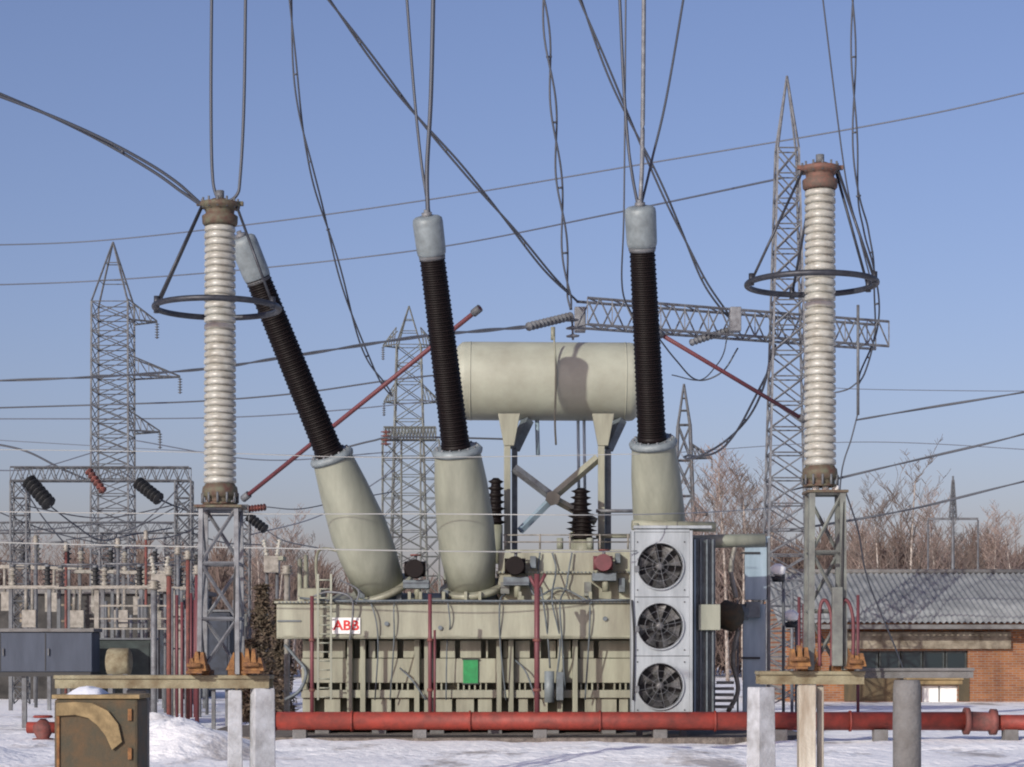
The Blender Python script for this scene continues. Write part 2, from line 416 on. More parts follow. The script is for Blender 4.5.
tower(113, 100, 242, 304, 36, 38, 'tall grey lattice tower with slender peak at far left', M['galvdark'], arms=((322, None, 157), (377, None, 180), (432, None, 160)), panels=26, lw=.085, bw=.035)
tower(409, 120, 306, 346, 24, 42, 'lattice tower rising between left and middle bushings', M['galvgreen'], arms=((346, 383, 436), (402, 384, 440)), panels=18, lw=.08, bw=.036)
tower(684, 150, 384, 425, 12, 30, 'small pointed lattice tower just right of the right bushing', M['galvdark'], arms=((458, 668, 712), (515, 665, 708)), panels=7, lw=.14, bw=.07)

# gantry tower with long T beam (right of centre)
def gantry_tower():
    D = 62.4; c = Vector((X(787, D), D, 0))
    t = thing('gantry_tower', c, 'tall lattice mast carrying the long horizontal truss beam, right of centre', 'pylon', 'lattice towers rising over the yard')
    legs = [MB() for _ in range(4)]; br = MB(); zt = Z(150, D)
    lattice(legs, br, c, c+Vector((0,0,zt)), 1.5, .62, 22, .06, .032)
    for l in legs: l.build('leg', M['galv'], t)
    br.build('bracing', M['galv'], t)
    pk = MB()
    for sx in (-1, 1):
        for sy in (-1, 1): pk.angle(c+Vector((sx*.31, sy*.31, zt)), c+Vector((0,0,zt+2.2)), .05)
    pk.build('peak', M['galv'], t)
    a = Vector((X(582, 60), 60.0, Z(326, 60))); b = Vector((X(884, 64), 64.3, Z(326, 60)))
    ch, br = truss(a, b, .75, .7, 13, .06, .035)
    ch.build('truss_beam', M['galv'], t); br.build('truss_bracing', M['galv'], t)
    string_ins(t, P(572, 316, 59.6), P(527, 327, 58), M['galvdark'], 12, .13)
    string_ins(t, P(735, 328, 62.2), P(690, 343, 61), M['galvdark'], 12, .11)
    string_ins(t, P(572, 316, 59.8), P(573, 340, 59.8), M['galv'], 3, .2, 'hanging_weight')
    for px in (735, 580):
        p = P(px, 320, 61); MB().box(p.x-.16, p.x+.16, p.y-.25, p.y+.2, p.z-.35, p.z+.35).build('fixing_plate', M['galv'], t, .02)
    MB().tube(P(858, 415, 63), P(858, 305, 63), .045, n=8).build('drop_rod', M['galvdark'], t)
gantry_tower()

# far H-frame pole
def hframe(px, D, yt, yb, half, label):
    c = Vector((X(px, D), D, 0)); t = thing('power_pole', c, label, 'pole')
    MB().tube(c, (c.x, D, Z(yt, D)), .13, .05, 8).build('pole', M['galvdark'], t)
    br = MB(); lg = MB(); lattice(lg, br, (c.x, D, Z(yt+44, D)), (c.x, D, Z(yt+4, D)), .36, .10, 5, .03, .02)
    lg.build('peak', M['galvdark'], t); br.build('bracing', M['galvdark'], t)
    z = Z(yb, D); s = D/F*half
    MB().box(c.x-s, c.x+s, D-.06, D+.06, z, z+.12).build('cross_arm', M['galvdark'], t)
    for sx in (-1, 1): MB().tube((c.x+sx*s, D, z), (c.x+sx*s, D, 0), .05, n=6).build('side_post', M['galvdark'], t)
hframe(953, 108, 476, 520, 25, 'far power pole with wide crossarm standing above the brown trees')

# left portal gantry
def portal(D, pxs, beam_y, label, m, h=.42, wcol=.5, name='portal_gantry'):
    xm = (X(pxs[0], D)+X(pxs[-1], D))/2
    t = thing(name, (xm, D, 0), label, 'gantry', 'gantries and lattice towers')
    zt = Z(beam_y, D)
    for px in pxs:
        lg = MB(); br = MB(); c = Vector((X(px, D), D, 0)); lattice(lg, br, c, c+Vector((0,0,zt)), wcol, wcol, 13, .045, .025)
        cobj = lg.build('column', m, t); br.build('bracing', m, cobj)
    ch, br = truss((X(pxs[0]-8, D), D, zt), (X(pxs[-1]+6, D), D, zt), h, .5, 16, .04, .022)
    b = ch.build('truss_beam', m, t); br.build('bracing', m, b)
    return t
pg = portal(66, (20, 184), 481, 'lattice portal gantry with black insulators at the left, two columns', M['galvdark'])
string_ins(pg, P(28, 480, 65.7), P(50, 505, 65.2), M['fandark'], 7, .26)
string_ins(pg, P(137, 482, 65.7), P(160, 500, 65.2), M['fandark'], 7, .22)
string_ins(pg, P(88, 470, 65.7), P(104, 492, 65.2), M['redrust'], 6, .14)
pg2 = portal(80, (-40, 108, 172), 533, 'lower lattice gantry behind the tall portal at the left', M['galv'], .4, .55)
pg3 = portal(84, (392, 430), 440, 'pale green lattice gantry between the left and middle bushings', M['galvgreen'], .5, .75)
string_ins(pg3, P(386, 446, 83), P(386, 430, 83), M['redrust'], 4, .22)
pg4 = portal(78, (196, 243), 515, 'lattice portal just behind the left surge arrester stand', M['galvdark'], .35, .5)
string_ins(pg4, P(248, 516, 77.9), P(266, 530, 77.5), M['fandark'], 6, .20)
string_ins(pg4, P(248, 509, 77.9), P(266, 507, 77.6), M['redrust'], 6, .14)

# ------------------------------------------------------------------ wires
def curve_pts(pts, seg=14):
    out = []; n = len(pts)
    for i in range(n-1):
        p0 = pts[max(0, i-1)]; p1 = pts[i]; p2 = pts[i+1]; p3 = pts[min(n-1, i+2)]
        if i == 0: p0 = p1*2 - p2
        if i == n-2: p3 = p2*2 - p1
        for k in range(seg):
            t = k/seg
            out.append(.5*((2*p1)+(p2-p0)*t+(2*p0-5*p1+4*p2-p3)*t*t+(3*p1-p0-3*p2+p3)*t*t*t))
    out.append(pts[-1]); return out
def wire(pts, r, label, m='wire', twin=0, group=None, name='power_line', twist=0):
    q = curve_pts([P(*p) for p in pts])
    if not twin:
        o = MB().path(q, r, 5).build(name, M[m]); rebase(o)
        return tag(o, label, 'wire', group)
    L = sum((q[i+1]-q[i]).length for i in range(len(q)-1))
    twin *= .62; twist = twist or .9; r *= 1.1
    t = thing(name, q[-1], label, 'wire', group)
    for sgn in (-1, 1):
        out = []; acc = 0
        for i, p in enumerate(q):
            d = (q[min(i+1, len(q)-1)] - q[max(i-1, 0)]).normalized()
            s = d.cross(Vector((0, 1, 0))); s = s.normalized() if s.length > .05 else Vector((1,0,0))
            if i: acc += (p-q[i-1]).length
            ends = min(1, acc/.4, (L-acc)/.4)
            a = twist*acc; off = s*math.cos(a) + Vector((0,1,0))*math.sin(a)
            out.append(p + off*sgn*twin/2*max(.12, ends))
        MB().path(out, r, 5).build('conductor', M[m], t)
    acc = 0; nxt = .7
    for i in range(1, len(q)):
        acc += (q[i]-q[i-1]).length
        if acc > nxt and L-acc > .5:
            nxt += max(1.8, L/7)
            d = (q[i]-q[i-1]).normalized(); s = d.cross(Vector((0,1,0))); s = s.normalized() if s.length > .05 else Vector((1,0,0))
            MB().tube(q[i]-s*twin*.5, q[i]+s*twin*.5, r*1.1, n=6).build('spacer', M[m], t)
    return t
G1 = 'thick twin conductors coming down from above'
wire([(-90, 60, 24), (60, 120, 24.5), (150, 167, 24.8), (207, 209, 25)], .018, 'twin conductor running from the left arrester cap to upper left', twin=.09, group=G1)
wire([(212, -40, 25), (211, 100, 25), (213, 180, 25), (221, 205, 25)], .020, 'left one of the two conductors rising from the left arrester cap', group=G1)
wire([(246, -40, 25), (244, 100, 25), (240, 178, 25), (236, 196, 25), (222, 204, 25)], .020, 'right one of the two conductors rising from the left arrester cap', group=G1)
wire([(288, -40, 66), (297, 90, 67), (311, 167, 68), (331, 240, 70), (352, 315, 72), (370, 362, 74), (392, 396, 78)], .028, 'twin conductor dropping between the left and middle bushings', twin=.19, group=G1)
wire([(404, -40, 40.5), (414, 90, 40.3), (422, 167, 40.2), (429, 212, 40)], .030, 'thin conductor rising left of the pair from the middle bushing cap', group=G1)
wire([(434, -40, 40.5), (431, 90, 40.3), (427, 167, 40.1), (428, 212, 40)], .045, 'thicker conductor rising straight up from the middle bushing cap', group=G1)
wire([(300, -40, 54), (400, 95, 56), (462, 168, 57), (510, 225, 58), (548, 272, 59), (578, 302, 60)], .030, 'twin conductor slanting from the upper middle down to the beam end', twin=.15, group=G1)
wire([(540, -40, 58), (552, 90, 58.5), (558, 167, 59), (563, 220, 59.3), (566, 270, 59.6), (571, 310, 59.8)], .028, 'twin conductor hanging vertically to the left end of the beam', twin=.26, group=G1, twist=1.6)
wire([(618, -40, 40.6), (624, 90, 40.4), (630, 160, 40.3), (638, 206, 40)], .032, 'left conductor rising from the right bushing cap', group=G1)
wire([(644, -40, 40.6), (643, 90, 40.4), (642, 160, 40.1), (640, 206, 40)], .045, 'middle conductor rising straight up from the right bushing cap', 'galv', group=G1)
wire([(690, -40, 42), (668, 90, 41), (652, 160, 40.5), (641, 206, 40)], .026, 'right conductor rising at a slant from the right bushing cap', group=G1)
wire([(626, -40, 58), (624, 200, 58), (622, 285, 59), (632, 315, 60.5)], .026, 'slim conductor hanging close left of the right bushing', group=G1)
wire([(565, -40, 58), (612, 80, 59), (652, 167, 60), (683, 235, 60.7), (706, 284, 61.3), (733, 322, 62)], .030, 'twin conductor slanting down to the middle of the beam', twin=.17, group=G1)
wire([(852, -40, 60), (856, 167, 61), (866, 230, 62), (874, 270, 62.5), (876, 330, 64), (858, 385, 63)], .026, 'twin conductor hanging right of the right arrester', twin=.22, group=G1, twist=1.2)
wire([(818, -40, 60), (844, 167, 61), (858, 230, 61.5), (872, 285, 62)], .024, 'slim conductor slanting beside the right arrester ring', group=G1)
wire([(775, 345, 62), (764, 382, 64), (745, 420, 66), (722, 446, 68), (700, 456, 70), (684, 457, 72)], .034, 'twin jumper cable sagging from the mast to the small tower', twin=.22, group='jumper cables below the beam')
wire([(655, 333, 60.5), (676, 360, 62), (697, 380, 63), (722, 372, 63), (738, 348, 63)], .026, 'short looped jumper cable under the left half of the beam', group='jumper cables below the beam')
wire([(728, 330, 62), (724, 352, 62), (716, 366, 63), (700, 380, 64), (672, 375, 66)], .020, 'thin jumper hanging from the beam fixing plate', group='jumper cables below the beam')
wire([(806, 378, 62), (826, 392, 63), (846, 390, 63), (858, 382, 63)], .025, 'small sagging jumper right of the right arrester column', group='jumper cables below the beam')
wire([(858, 413, 63), (851, 440, 63), (842, 470, 63), (838, 520, 62)], .024, 'thin drop wire right of the right arrester base', group='jumper cables below the beam')
wire([(845, 490, 40), (858, 530, 41), (868, 580, 42), (900, 660, 43), (916, 715, 44)], .016, 'thin dark stay wire slanting across the brick building', group='jumper cables below the beam')
G2 = 'long distant overhead wires'
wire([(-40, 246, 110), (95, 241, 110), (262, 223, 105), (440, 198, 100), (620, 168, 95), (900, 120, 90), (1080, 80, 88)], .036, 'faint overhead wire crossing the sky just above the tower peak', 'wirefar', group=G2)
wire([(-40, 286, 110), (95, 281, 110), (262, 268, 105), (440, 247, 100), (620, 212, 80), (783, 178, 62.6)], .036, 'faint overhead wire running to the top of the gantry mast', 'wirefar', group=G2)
wire([(-40, 382, 90), (95, 377, 88), (205, 369, 82), (280, 358, 76), (410, 338, 68), (480, 331, 62), (527, 327, 58)], .030, 'dark overhead wire running to the insulator string above the conservator', 'wire', twin=.1, group=G2)
wire([(-40, 409, 90), (95, 405, 90), (205, 401, 88), (300, 393, 86), (392, 380, 84), (470, 372, 84)], .036, 'overhead wire crossing left arrester at two thirds height', 'wire', group=G2)
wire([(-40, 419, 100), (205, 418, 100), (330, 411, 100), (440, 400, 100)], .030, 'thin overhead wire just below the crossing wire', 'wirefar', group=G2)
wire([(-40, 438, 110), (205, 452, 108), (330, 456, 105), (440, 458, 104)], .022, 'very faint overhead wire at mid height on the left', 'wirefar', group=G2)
wire([(1070, 384, 60), (1001, 396, 61), (920, 409, 62), (856, 420, 63)], .022, 'topmost dashed wire leaving the picture at right', 'wire', twin=.05, group=G2)
wire([(1070, 421, 60), (1001, 440, 61), (920, 459, 62), (848, 476, 63), (792, 490, 62.4)], .022, 'middle dashed wire leaving the picture at right', 'wire', twin=.05, group=G2)
wire([(1070, 470, 60), (1001, 487, 61), (920, 507, 62), (858, 519, 63), (790, 530, 62.4)], .022, 'lowest dashed wire leaving the picture at right', 'wire', twin=.05, group=G2)
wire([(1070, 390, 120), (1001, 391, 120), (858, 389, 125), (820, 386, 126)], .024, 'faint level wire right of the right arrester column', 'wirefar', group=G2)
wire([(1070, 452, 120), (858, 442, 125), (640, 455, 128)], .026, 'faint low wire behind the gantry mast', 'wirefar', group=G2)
wire([(-30, 440, 66), (22, 450, 66), (60, 468, 66), (92, 482, 66)], .035, 'dark wire slanting down to the portal gantry at far left', 'wire', group='wires round the left portal')
wire([(50, 506, 65), (75, 525, 66), (100, 540, 67), (130, 535, 70), (172, 528, 72)], .025, 'wire hanging from the leftmost black insulator', 'wire', group='wires round the left portal')
wire([(160, 500, 65), (180, 508, 66), (200, 512, 68), (262, 514, 70)], .025, 'wire hanging from the second black insulator of the portal', 'wire', group='wires round the left portal')
wire([(-30, 531, 78), (50, 529, 78), (120, 522, 78), (172, 524, 78)], .03, 'level wire between the gantry columns at far left', 'wire', group='wires round the left portal')
G3 = 'pale thin cables crossing in front of the transformer'
wire([(-60, 541, 39), (100, 545, 39), (262, 548, 39), (420, 551, 39), (560, 552, 39.6), (637, 551, 40.55)], .013, 'pale cable crossing the lower turrets above the tank', 'wirelite', group=G3)
wire([(-60, 511, 39), (100, 513, 39), (262, 514, 39), (440, 514, 39), (600, 515, 39), (712, 512, 44), (785, 507, 62)], .011, 'pale cable crossing the turrets at half height', 'wirelite', group=G3)
wire([(-60, 449, 39), (180, 452, 39), (345, 457, 39), (470, 457, 39), (640, 454, 39)], .008, 'hair thin pale cable at the turret tops', 'wirelite', group=G3)
wire([(340, 449, 46), (372, 441, 46), (400, 437, 46), (500, 439, 46), (520, 440, 46)], .022, 'dark cable joining the left turret top to the conservator post', 'wire', group=G3)

# maroon tubular poles
def rod(a, b, r, label):
    t = thing('tubular_pole', P(*a), label, 'pole', 'long maroon slanting poles')
    MB().tube(P(*a), P(*b), r, n=10).build('tube', M['maroon'], t)
    for p, q in ((a, b), (b, a)):
        A = P(*p); B = P(*q); d = (B-A).normalized()
        MB().tube(A, A+d*.22, r*1.7, n=10).build('end_fitting', M['galvdark'], t)
rod((243, 499, 52), (480, 308, 48), .055, 'long maroon pole slanting up behind the left and middle bushings')
rod((655, 331, 48), (806, 421, 50), .05, 'shorter maroon pole slanting down from right bushing to right arrester')

# ------------------------------------------------------------------ transformer
TD = 42.0; S = TD/F
def x_(px): return X(px, TD)
def z_(py): return Z(py, TD)
tr = thing('power_transformer', (x_(455), 44, 0), 'large cream power transformer with three leaning black bushings, in the middle', 'transformer')
yF = 42.0
# tank body
MB().box(x_(300), x_(632), 42.55, 46.2, .30, z_(606)).build('tank', M['cream'], tr, .02)
# base skirt and skids
MB().box(x_(290), x_(634), 42.3, 46.4, .14, .30-.003).build('base_frame', M['cream'], tr, .01)
for px in (315, 372, 430, 488, 545, 602):
    MB().box(x_(px), x_(px+14), 42.0, 46.6, .02, .137).build('skid', M['concdark'], tr, .01)
# collar beam all along the front
c = MB().box(x_(279), x_(633), 41.55, 42.54, z_(639), z_(604)).build('collar', M['cream2'], tr, .02)
MB().box(x_(277), x_(634), 41.49, 42.5, z_(604)+.003, z_(601.6)).build('collar_lip', M['cream2'], c, .005)
MB().box(x_(279.5), x_(632), 41.53, 41.547, z_(637.4), z_(635.8)).build('collar_seam', M['cream'], c)
MB().box(x_(280), x_(303), 41.52, 41.547, z_(622), z_(620.5)).build('collar_seam', M['fins'], c)
for px, py in ((388, 624), (604, 619), (441, 628)):
    MB().tube((x_(px), 41.552, z_(py)), (x_(px), 41.50, z_(py)), .045, n=12).build('plug', M['fins'], c)
# hanging panels below collar, with dark gaps between them
MB().box(x_(301), x_(631.5), 42.12, 42.52, z_(683), z_(658.5)).build('side_panel', M['cream2'], tr, .01)
for a, b in ((302,323),(328,345),(368,375),(378,397),(403,421),(432,436),(440,455),(460,481),(486,488),(503,508),(515,530),(536,541),(549,556),(563,571),(580,594),(599,631)):
    MB().box(x_(a), x_(b), 42.13, 42.52, z_(658), z_(640.5)).build('side_panel', M['cream2'], tr, .01)
for px in (350, 363, 417, 427, 499, 511, 575, 560):
    MB().box(x_(px-2.6), x_(px+2.6), 41.92, 42.53, z_(714), z_(639.6)).build('rib', M['cream'], tr, .008)
MB().box(x_(301), x_(631), 42.02, 42.54, z_(698), z_(690)).build('lower_band', M['cream2'], tr, .01)
for i in range(58):
    px = 306+i*5.6
    if i % 7 in (5,) or i % 11 == 3: continue
    MB().box(x_(px), x_(px+1.6), 42.1, 42.53, z_(689.8), z_(683.4)).build('slot_bar', M['cream'], tr)
for px, w_ in ((308, 12), (332, 16), (381, 20), (402, 14), (441, 22), (465, 18), (485, 14), (523, 10), (541, 14), (591, 12), (607, 20), (624, 9)):
    MB().box(x_(px-w_/2), x_(px+w_/2), 42.1, 42.53, z_(713), z_(698.3)).build('lower_panel', M['cream2'], tr, .01)
# upper housings above the collar
MB().box(x_(498), x_(633), 42.25, 45.9, z_(604)+.01, z_(549)).build('cover_housing', M['cream2'], tr, .02)
MB().box(x_(496), x_(634.5), 42.18, 46.0, z_(573), z_(570.5)).build('cover_flange', M['cream'], tr, .004)
m = MB(); zz0, zz1 = z_(604)+.012, z_(592)
m.add([(x_(322),41.75,zz0),(x_(497),41.75,zz0),(x_(497),45.5,zz0),(x_(322),45.5,zz0),(x_(336),42.75,zz1),(x_(497),42.75,zz1),(x_(497),45.5,zz1),(x_(336),45.5,zz1)],
      [(0,3,2,1),(4,5,6,7),(0,1,5,4),(1,2,6,5),(2,3,7,6),(3,0,4,7)])
m.build('cover_housing', M['cream2'], tr, .015)
for px in (330, 410, 421, 444, 466, 480, 520, 590):
    MB().box(x_(px-1.5), x_(px+1.5), 41.72, 41.95, z_(603), z_(592)).build('lifting_lug', M['cream'], tr, .004)
MB().box(x_(300), x_(321), 42.0, 43.0, z_(604)+.01, z_(588)).build('junction_box', M['cream'], tr, .01)

def turret(a, b, prof, flr):
    o = MB().lathe(a, b, prof, 36).build('turret', M['turret'], tr)
    d = (b-a).normalized()
    MB().lathe(a-d*.04, a+d*.07, [(0, flr), (1, flr)], 36).build('flange', M['cream2'], o)
    for k, t in enumerate(()):
        q = a.lerp(b, t); MB().lathe(q, q+d*.03, [(0, prof[1][1]*1.045), (1, prof[1][1]*1.045)], 36).build('weld_band', M['turret'], o)
    q = b-d*.10; r = prof[-1][1]
    MB().lathe(q, q+d*.14, [(0, r*1.08), (.5, r*1.12), (1, r*1.0)], 36).build('flange', M['capgrey'], o)
    u = d.orthogonal().normalized(); v = d.cross(u); bm_ = MB()
    for k in range(14):
        an = k*2*math.pi/14; p = b+(u*math.cos(an)+v*math.sin(an))*r*.9; bm_.tube(p, p+d*.07, .022, n=6)
    bm_.build('bolt_ring', M['galv'], o)
    return o
def bushing(a, b, r0, r1, capL=.75, n=84, cap_r=.29):
    d = (b-a).normalized(); L = (b-a).length; Lc = L-capL*.9
    prof = [(0, r0*1.02), (.10, r0*1.02), (.12, r0*.8)]
    for k in range(n):
        s0 = .12+(Lc-.12)*k/n; st = (Lc-.12)/n; r = r0+(r1-r0)*k/n; big = 1.0 if k % 2 == 0 else .95
        prof += [(s0+st*.06, r*.88), (s0+st*.3, r*big), (s0+st*.7, r*big*.985), (s0+st*.92, r*.88)]
    prof += [(Lc, r1*.85)]
    o = MB().lathe(a, b, prof, 28, metric=True).build('bushing', M['black'], tr)
    ca = a+d*(L-capL)
    MB().lathe(ca, b, [(0, cap_r*.86), (.03, cap_r*.93), (.12, cap_r*.97), (.82, cap_r), (.93, cap_r*.96), (.98, cap_r*.8), (1, cap_r*.55)], 32).build('cap', M['capgrey'], o)
    MB().lathe(b-d*.02, b+d*.12, [(0, .10), (.6, .10), (.65, .05), (1, .05)], 12).build('terminal', M['galv'], o)
    bd = MB(); u = d.orthogonal().normalized(); v = d.cross(u)
    MB().lathe(ca-d*.09, ca+d*.005, [(0, cap_r*.8), (.5, cap_r*.88), (1, cap_r*.88)], 24).build('collar_ring', M['galvdark'], o)
    return o
tp = [(0, .50), (.12, .53), (.40, .58), (.55, .56), (.72, .50), (.96, .41), (1, .41)]
def axis_pts(p): return P(*p)
turret(P(381, 590, 42.4), P(331, 455, 41.5), [(0,.50),(.25,.57),(.45,.58),(.75,.49),(.97,.40),(1,.40)], .66)
bushing(P(330, 455, 41.45), P(241, 237, 39.9), .285, .25, capL=.85, cap_r=.27)
turret(P(472, 589, 42.4), P(457, 449, 41.5), [(0,.47),(.25,.56),(.45,.575),(.75,.53),(.97,.455),(1,.455)], .64)
bushing(P(456, 449, 41.45), P(427, 216, 39.9), .285, .25, cap_r=.29)
turret(P(664, 580, 42.6), P(653, 441, 41.5), [(0,.50),(.3,.52),(.5,.52),(.75,.49),(.97,.43),(1,.43)], .62)
bushing(P(652, 441, 41.45), P(640, 206, 39.9), .285, .25, cap_r=.30, capL=.78)

# conservator
CD = 45.6
ca, cb = P(452, 381, CD), P(643, 382, CD); rc = 39*CD/F
L = (cb-ca).length
pr = [(0,.02),(.01,rc*.35),(.05,rc*.68),(.12,rc*.88),(.22,rc*.985),(.3,rc)]
prof = pr + [(L-.3, rc)] + [(L-t, r) for t, r in pr[::-1][1:]]
cv = MB().lathe(ca, cb, prof, 56, metric=True).build('conservator', M['conserv'], tr)
for q in (.095, .90):
    p = ca.lerp(cb, q); MB().lathe(p, p+(cb-ca).normalized()*.03, [(0, rc*1.008), (1, rc*1.008)], 56).build('seam_band', M['conserv'], cv)
p = P(553, 340, CD-.1); MB().tube(p, p+Vector((0,0,.28)), .05, n=10).build('breather_stub', M['cream'], cv)
MB().path(curve_pts([P(554, 336, CD-.86), P(556, 372, CD-.9), P(555, 420, CD-.86), P(556, 445, CD-.8)]), .022, 6).build('gauge_pipe', M['cream'], cv)
for px in (537, 578, 584):
    MB().tube(P(px, 418, CD), P(px+1, 455 if px < 570 else 500, CD), .035 if px > 570 else .05, n=8).build('oil_pipe', M['blue'], cv)
# support frames
def post(pts, w_, m_, name='support_post'):
    o = MB()
    for a, b in zip(pts[:-1], pts[1:]): o.lathe(P(*a), P(*b), [(0, w_), (1, w_)], 4, True, False)
    return o.build(name, M[m_], tr, .008)
D1 = 44.9
for px, lean in ((509, 0), (603, 1)):
    zt, zb = Z(414, D1), z_(549)
    t_ = MB(); s = D1/F
    cx = X(px, D1)
    # flared head plate
    hw, lw_ = 11*s, 5*s
    v = [(cx-hw, zt), (cx+hw, zt), (cx+lw_, Z(446, D1)), (cx-lw_, Z(446, D1))]
    m = MB(); m.add([(x, D1-.10, z) for x, z in v]+[(x, D1+.10, z) for x, z in v], [(3,2,1,0),(4,5,6,7),(0,1,5,4),(1,2,6,5),(2,3,7,6),(3,0,4,7)])
    sp = m.build('support_bracket', M['cream2'], tr, .01)
    MB().box(cx-lw_, cx+lw_*.3, D1-.1, D1+.1, zb-.3, Z(446.3, D1)).build('support_post', M['cream2'], tr, .01)
    MB().box(cx+lw_*.55, cx+lw_*1.7, D1+.15, D1+.55, zb-.3, Z(448, D1)).build('support_post', M['fins'], tr, .01)
    MB().lathe((cx+lw_*1.1, D1+.35, Z(448, D1)), (cx+lw_*3.8, D1+.55, Z(417, D1)), [(0,.12),(1,.14)], 4, True, False).build('support_brace', M['fins'], tr)
def diag(a, b, m_, w_=.085): MB().lathe(P(*a), P(*b), [(0, w_), (1, w_)], 4, True, False).build('cross_brace', M[m_], tr)
diag((514, 468, 44.9), (551, 496, 45.0), 'galv', .10); diag((556, 500, 45.0), (596, 522, 44.9), 'cream2', .085)
diag((520, 531, 44.9), (550, 501, 45.1), 'blue', .085); diag((556, 494, 45.0), (598, 458, 44.9), 'cream2', .10)
MB().tube(P(553, 498, 44.95), P(553, 498, 44.78), .17, n=6).build('gusset_plate', M['cream2'], tr, .01)
for a in ((480, 507, 44.6), (523, 509, 44.6)):
    pass
MB().tube(P(484, 508, 44.7), P(500, 508, 44.7), .06, n=8).build('cross_pipe', M['cream'], tr)
MB().tube(P(596, 511, 44.6), P(634, 511, 44.6), .04, n=8).build('cross_pipe', M['galv'], tr)
MB().tube(P(596, 536, 44.6), P(634, 536, 44.6), .05, n=8).build('cross_pipe', M['cream'], tr)
# small black bushings behind
def small_bushing(px, y0, y1, D, r, nm='low_voltage_bushing'):
    a, b = P(px, y1, D), P(px+1, y0, D); n = 7; prof = [(0, r*.5)]
    for k in range(n):
        rr = r*(1-.35*k/n); prof += [(k/n+.02, rr*.6), (k/n+.07, rr), (k/n+.1, rr*.6)]
    prof += [(1, r*.25)]
    o = MB().lathe(a, b, prof, 16).build(nm, M['black'], tr)
    MB().tube(P(px, z_bot, D) if False else Vector((a.x, a.y, z_(549)-.2)), a, r*.7, n=12).build('base', M['cream'], o)
small_bushing(580, 488, 532, 44.3, .30); small_bushing(495, 478, 525, 44.3, .24); small_bushing(583, 512, 540, 44.0, .33)
# relays / valves on front of cover
def valve(px, py, m_, w_=13):
    D = 41.9; s = D/F; c_ = P(px, py, D)
    o = MB().tube(c_+Vector((0,.25,0)), c_+Vector((0,-.28,0)), w_*s*.72, n=18).build('valve', M[m_], tr, .01)
    for sx in (-1, 1):
        MB().tube(c_+Vector((sx*w_*s*.8, .02, 0)), c_+Vector((sx*w_*s*.35, .02, 0)), w_*s*.6, n=14).build('valve_flange', M[m_], o)
    MB().tube(c_+Vector((0, -.1, .1)), c_+Vector((.02, -.1, w_*s*1.05)), .035, n=8).build('valve_stem', M['galvdark'], o)
    MB().torus(c_+Vector((.02, -.1, w_*s*1.05)), .10, .016, 20, 6).build('hand_wheel', M['redrust'], o)
    MB().box(c_.x-w_*s*.9, c_.x+w_*s*1.1, c_.y-.12, c_.y+.3, c_.z-w_*s*1.5, c_.z-w_*s*.85).build('valve_bracket', M['fins'], o, .01)
    MB().tube(c_+Vector((.05, 0, -w_*s*.9)), c_+Vector((.05, 0, -w_*s*2.4)), .07, n=10).build('elbow_pipe', M['cream'], o)
valve(415, 569, 'black'); valve(515, 566, 'black'); valve(603, 563, 'maroon', 12)
# pipework and cable runs on the cover and sides
random.seed(11)
def cable(pts, r, m_, nm='cable'): MB().path(curve_pts([P(*p) for p in pts], 8), r, 6).build(nm, M[m_], tr)
cable([(540,552,42.15),(538,575,42.1),(543,600,41.45),(548,640,41.6),(550,668,41.8)], .018, 'fins')
cable([(552,552,42.15),(556,570,42.1),(552,600,41.45),(560,640,41.6),(557,675,41.8)], .018, 'fins')
cable([(572,552,42.15),(568,575,42.1),(566,588,42.1),(560,603,41.45),(562,640,41.5),(565,690,41.8)], .018, 'fins')
cable([(527,575,42.1),(536,596,42.0),(560,588,42.1),(592,603,41.45)], .02, 'fins')
cable([(400,668,42.0),(412,680,41.8),(426,700,41.8)], .018, 'fins'); cable([(515,660,42.0),(526,672,41.8),(536,700,41.8)], .018, 'fins')
cable([(345,552,42.2),(318,552,42.2),(318,600,41.45)], .03, 'cream', 'conduit')
cable([(300,560,43),(300,604,42.3)], .05, 'cream', 'conduit'); cable([(306,556,43),(306,604,42.3)], .05, 'cream', 'conduit')
cable([(285,645,42.2),(296,658,42.1),(306,672,42),(300,690,42),(285,700,42)], .035, 'fins')
MB().tube((x_(549),41.7,z_(702)), (x_(549),41.7,z_(671)), .10, n=16).build('desiccant_breather', M['capgrey'], tr)
MB().box(x_(556), x_(563), 41.7, 42.0, z_(700), z_(672)).build('control_box', M['fins'], tr, .01)
# ladder
def ladder():
    a0, a1 = 318, 331; m_ = MB(); D = 41.35
    o = MB()
    for px in (a0, a1): o.box(X(px-1, D), X(px+1, D), D-.02, D+.03, Z(700, D), Z(574, D))
    l = o.build('ladder', M['turret'], tr)
    for py in range(580, 700, 9): MB().tube(P(a0, py, D), P(a1, py, D), .016, n=6).build('rung', M['turret'], l)
ladder()
cable([(314,596,41.4),(330,592,41.3),(352,600,41.3),(350,640,41.5)], .02, 'galv', 'conduit')
cable([(356,604,41.4),(358,590,41.6),(340,580,42)], .02, 'galv', 'conduit')
MB().box(x_(278), x_(283), 42.0, 42.6, z_(560), z_(556)).build('bracket', M['cream'], tr)
bl = MB()
for i in range(96):
    xx = x_(282+i*3.66); bl.tube((xx, 41.46, z_(602.8)), (xx, 41.50, z_(602.8)), .016, n=6)
bl.build('bolt_row', M['fins'], tr)
bl = MB()
for i in range(34):
    xx = x_(500+i*3.9); bl.tube((xx, 42.15, z_(571.8)), (xx, 42.19, z_(571.8)), .016, n=6)
bl.build('bolt_row', M['fins'], tr)
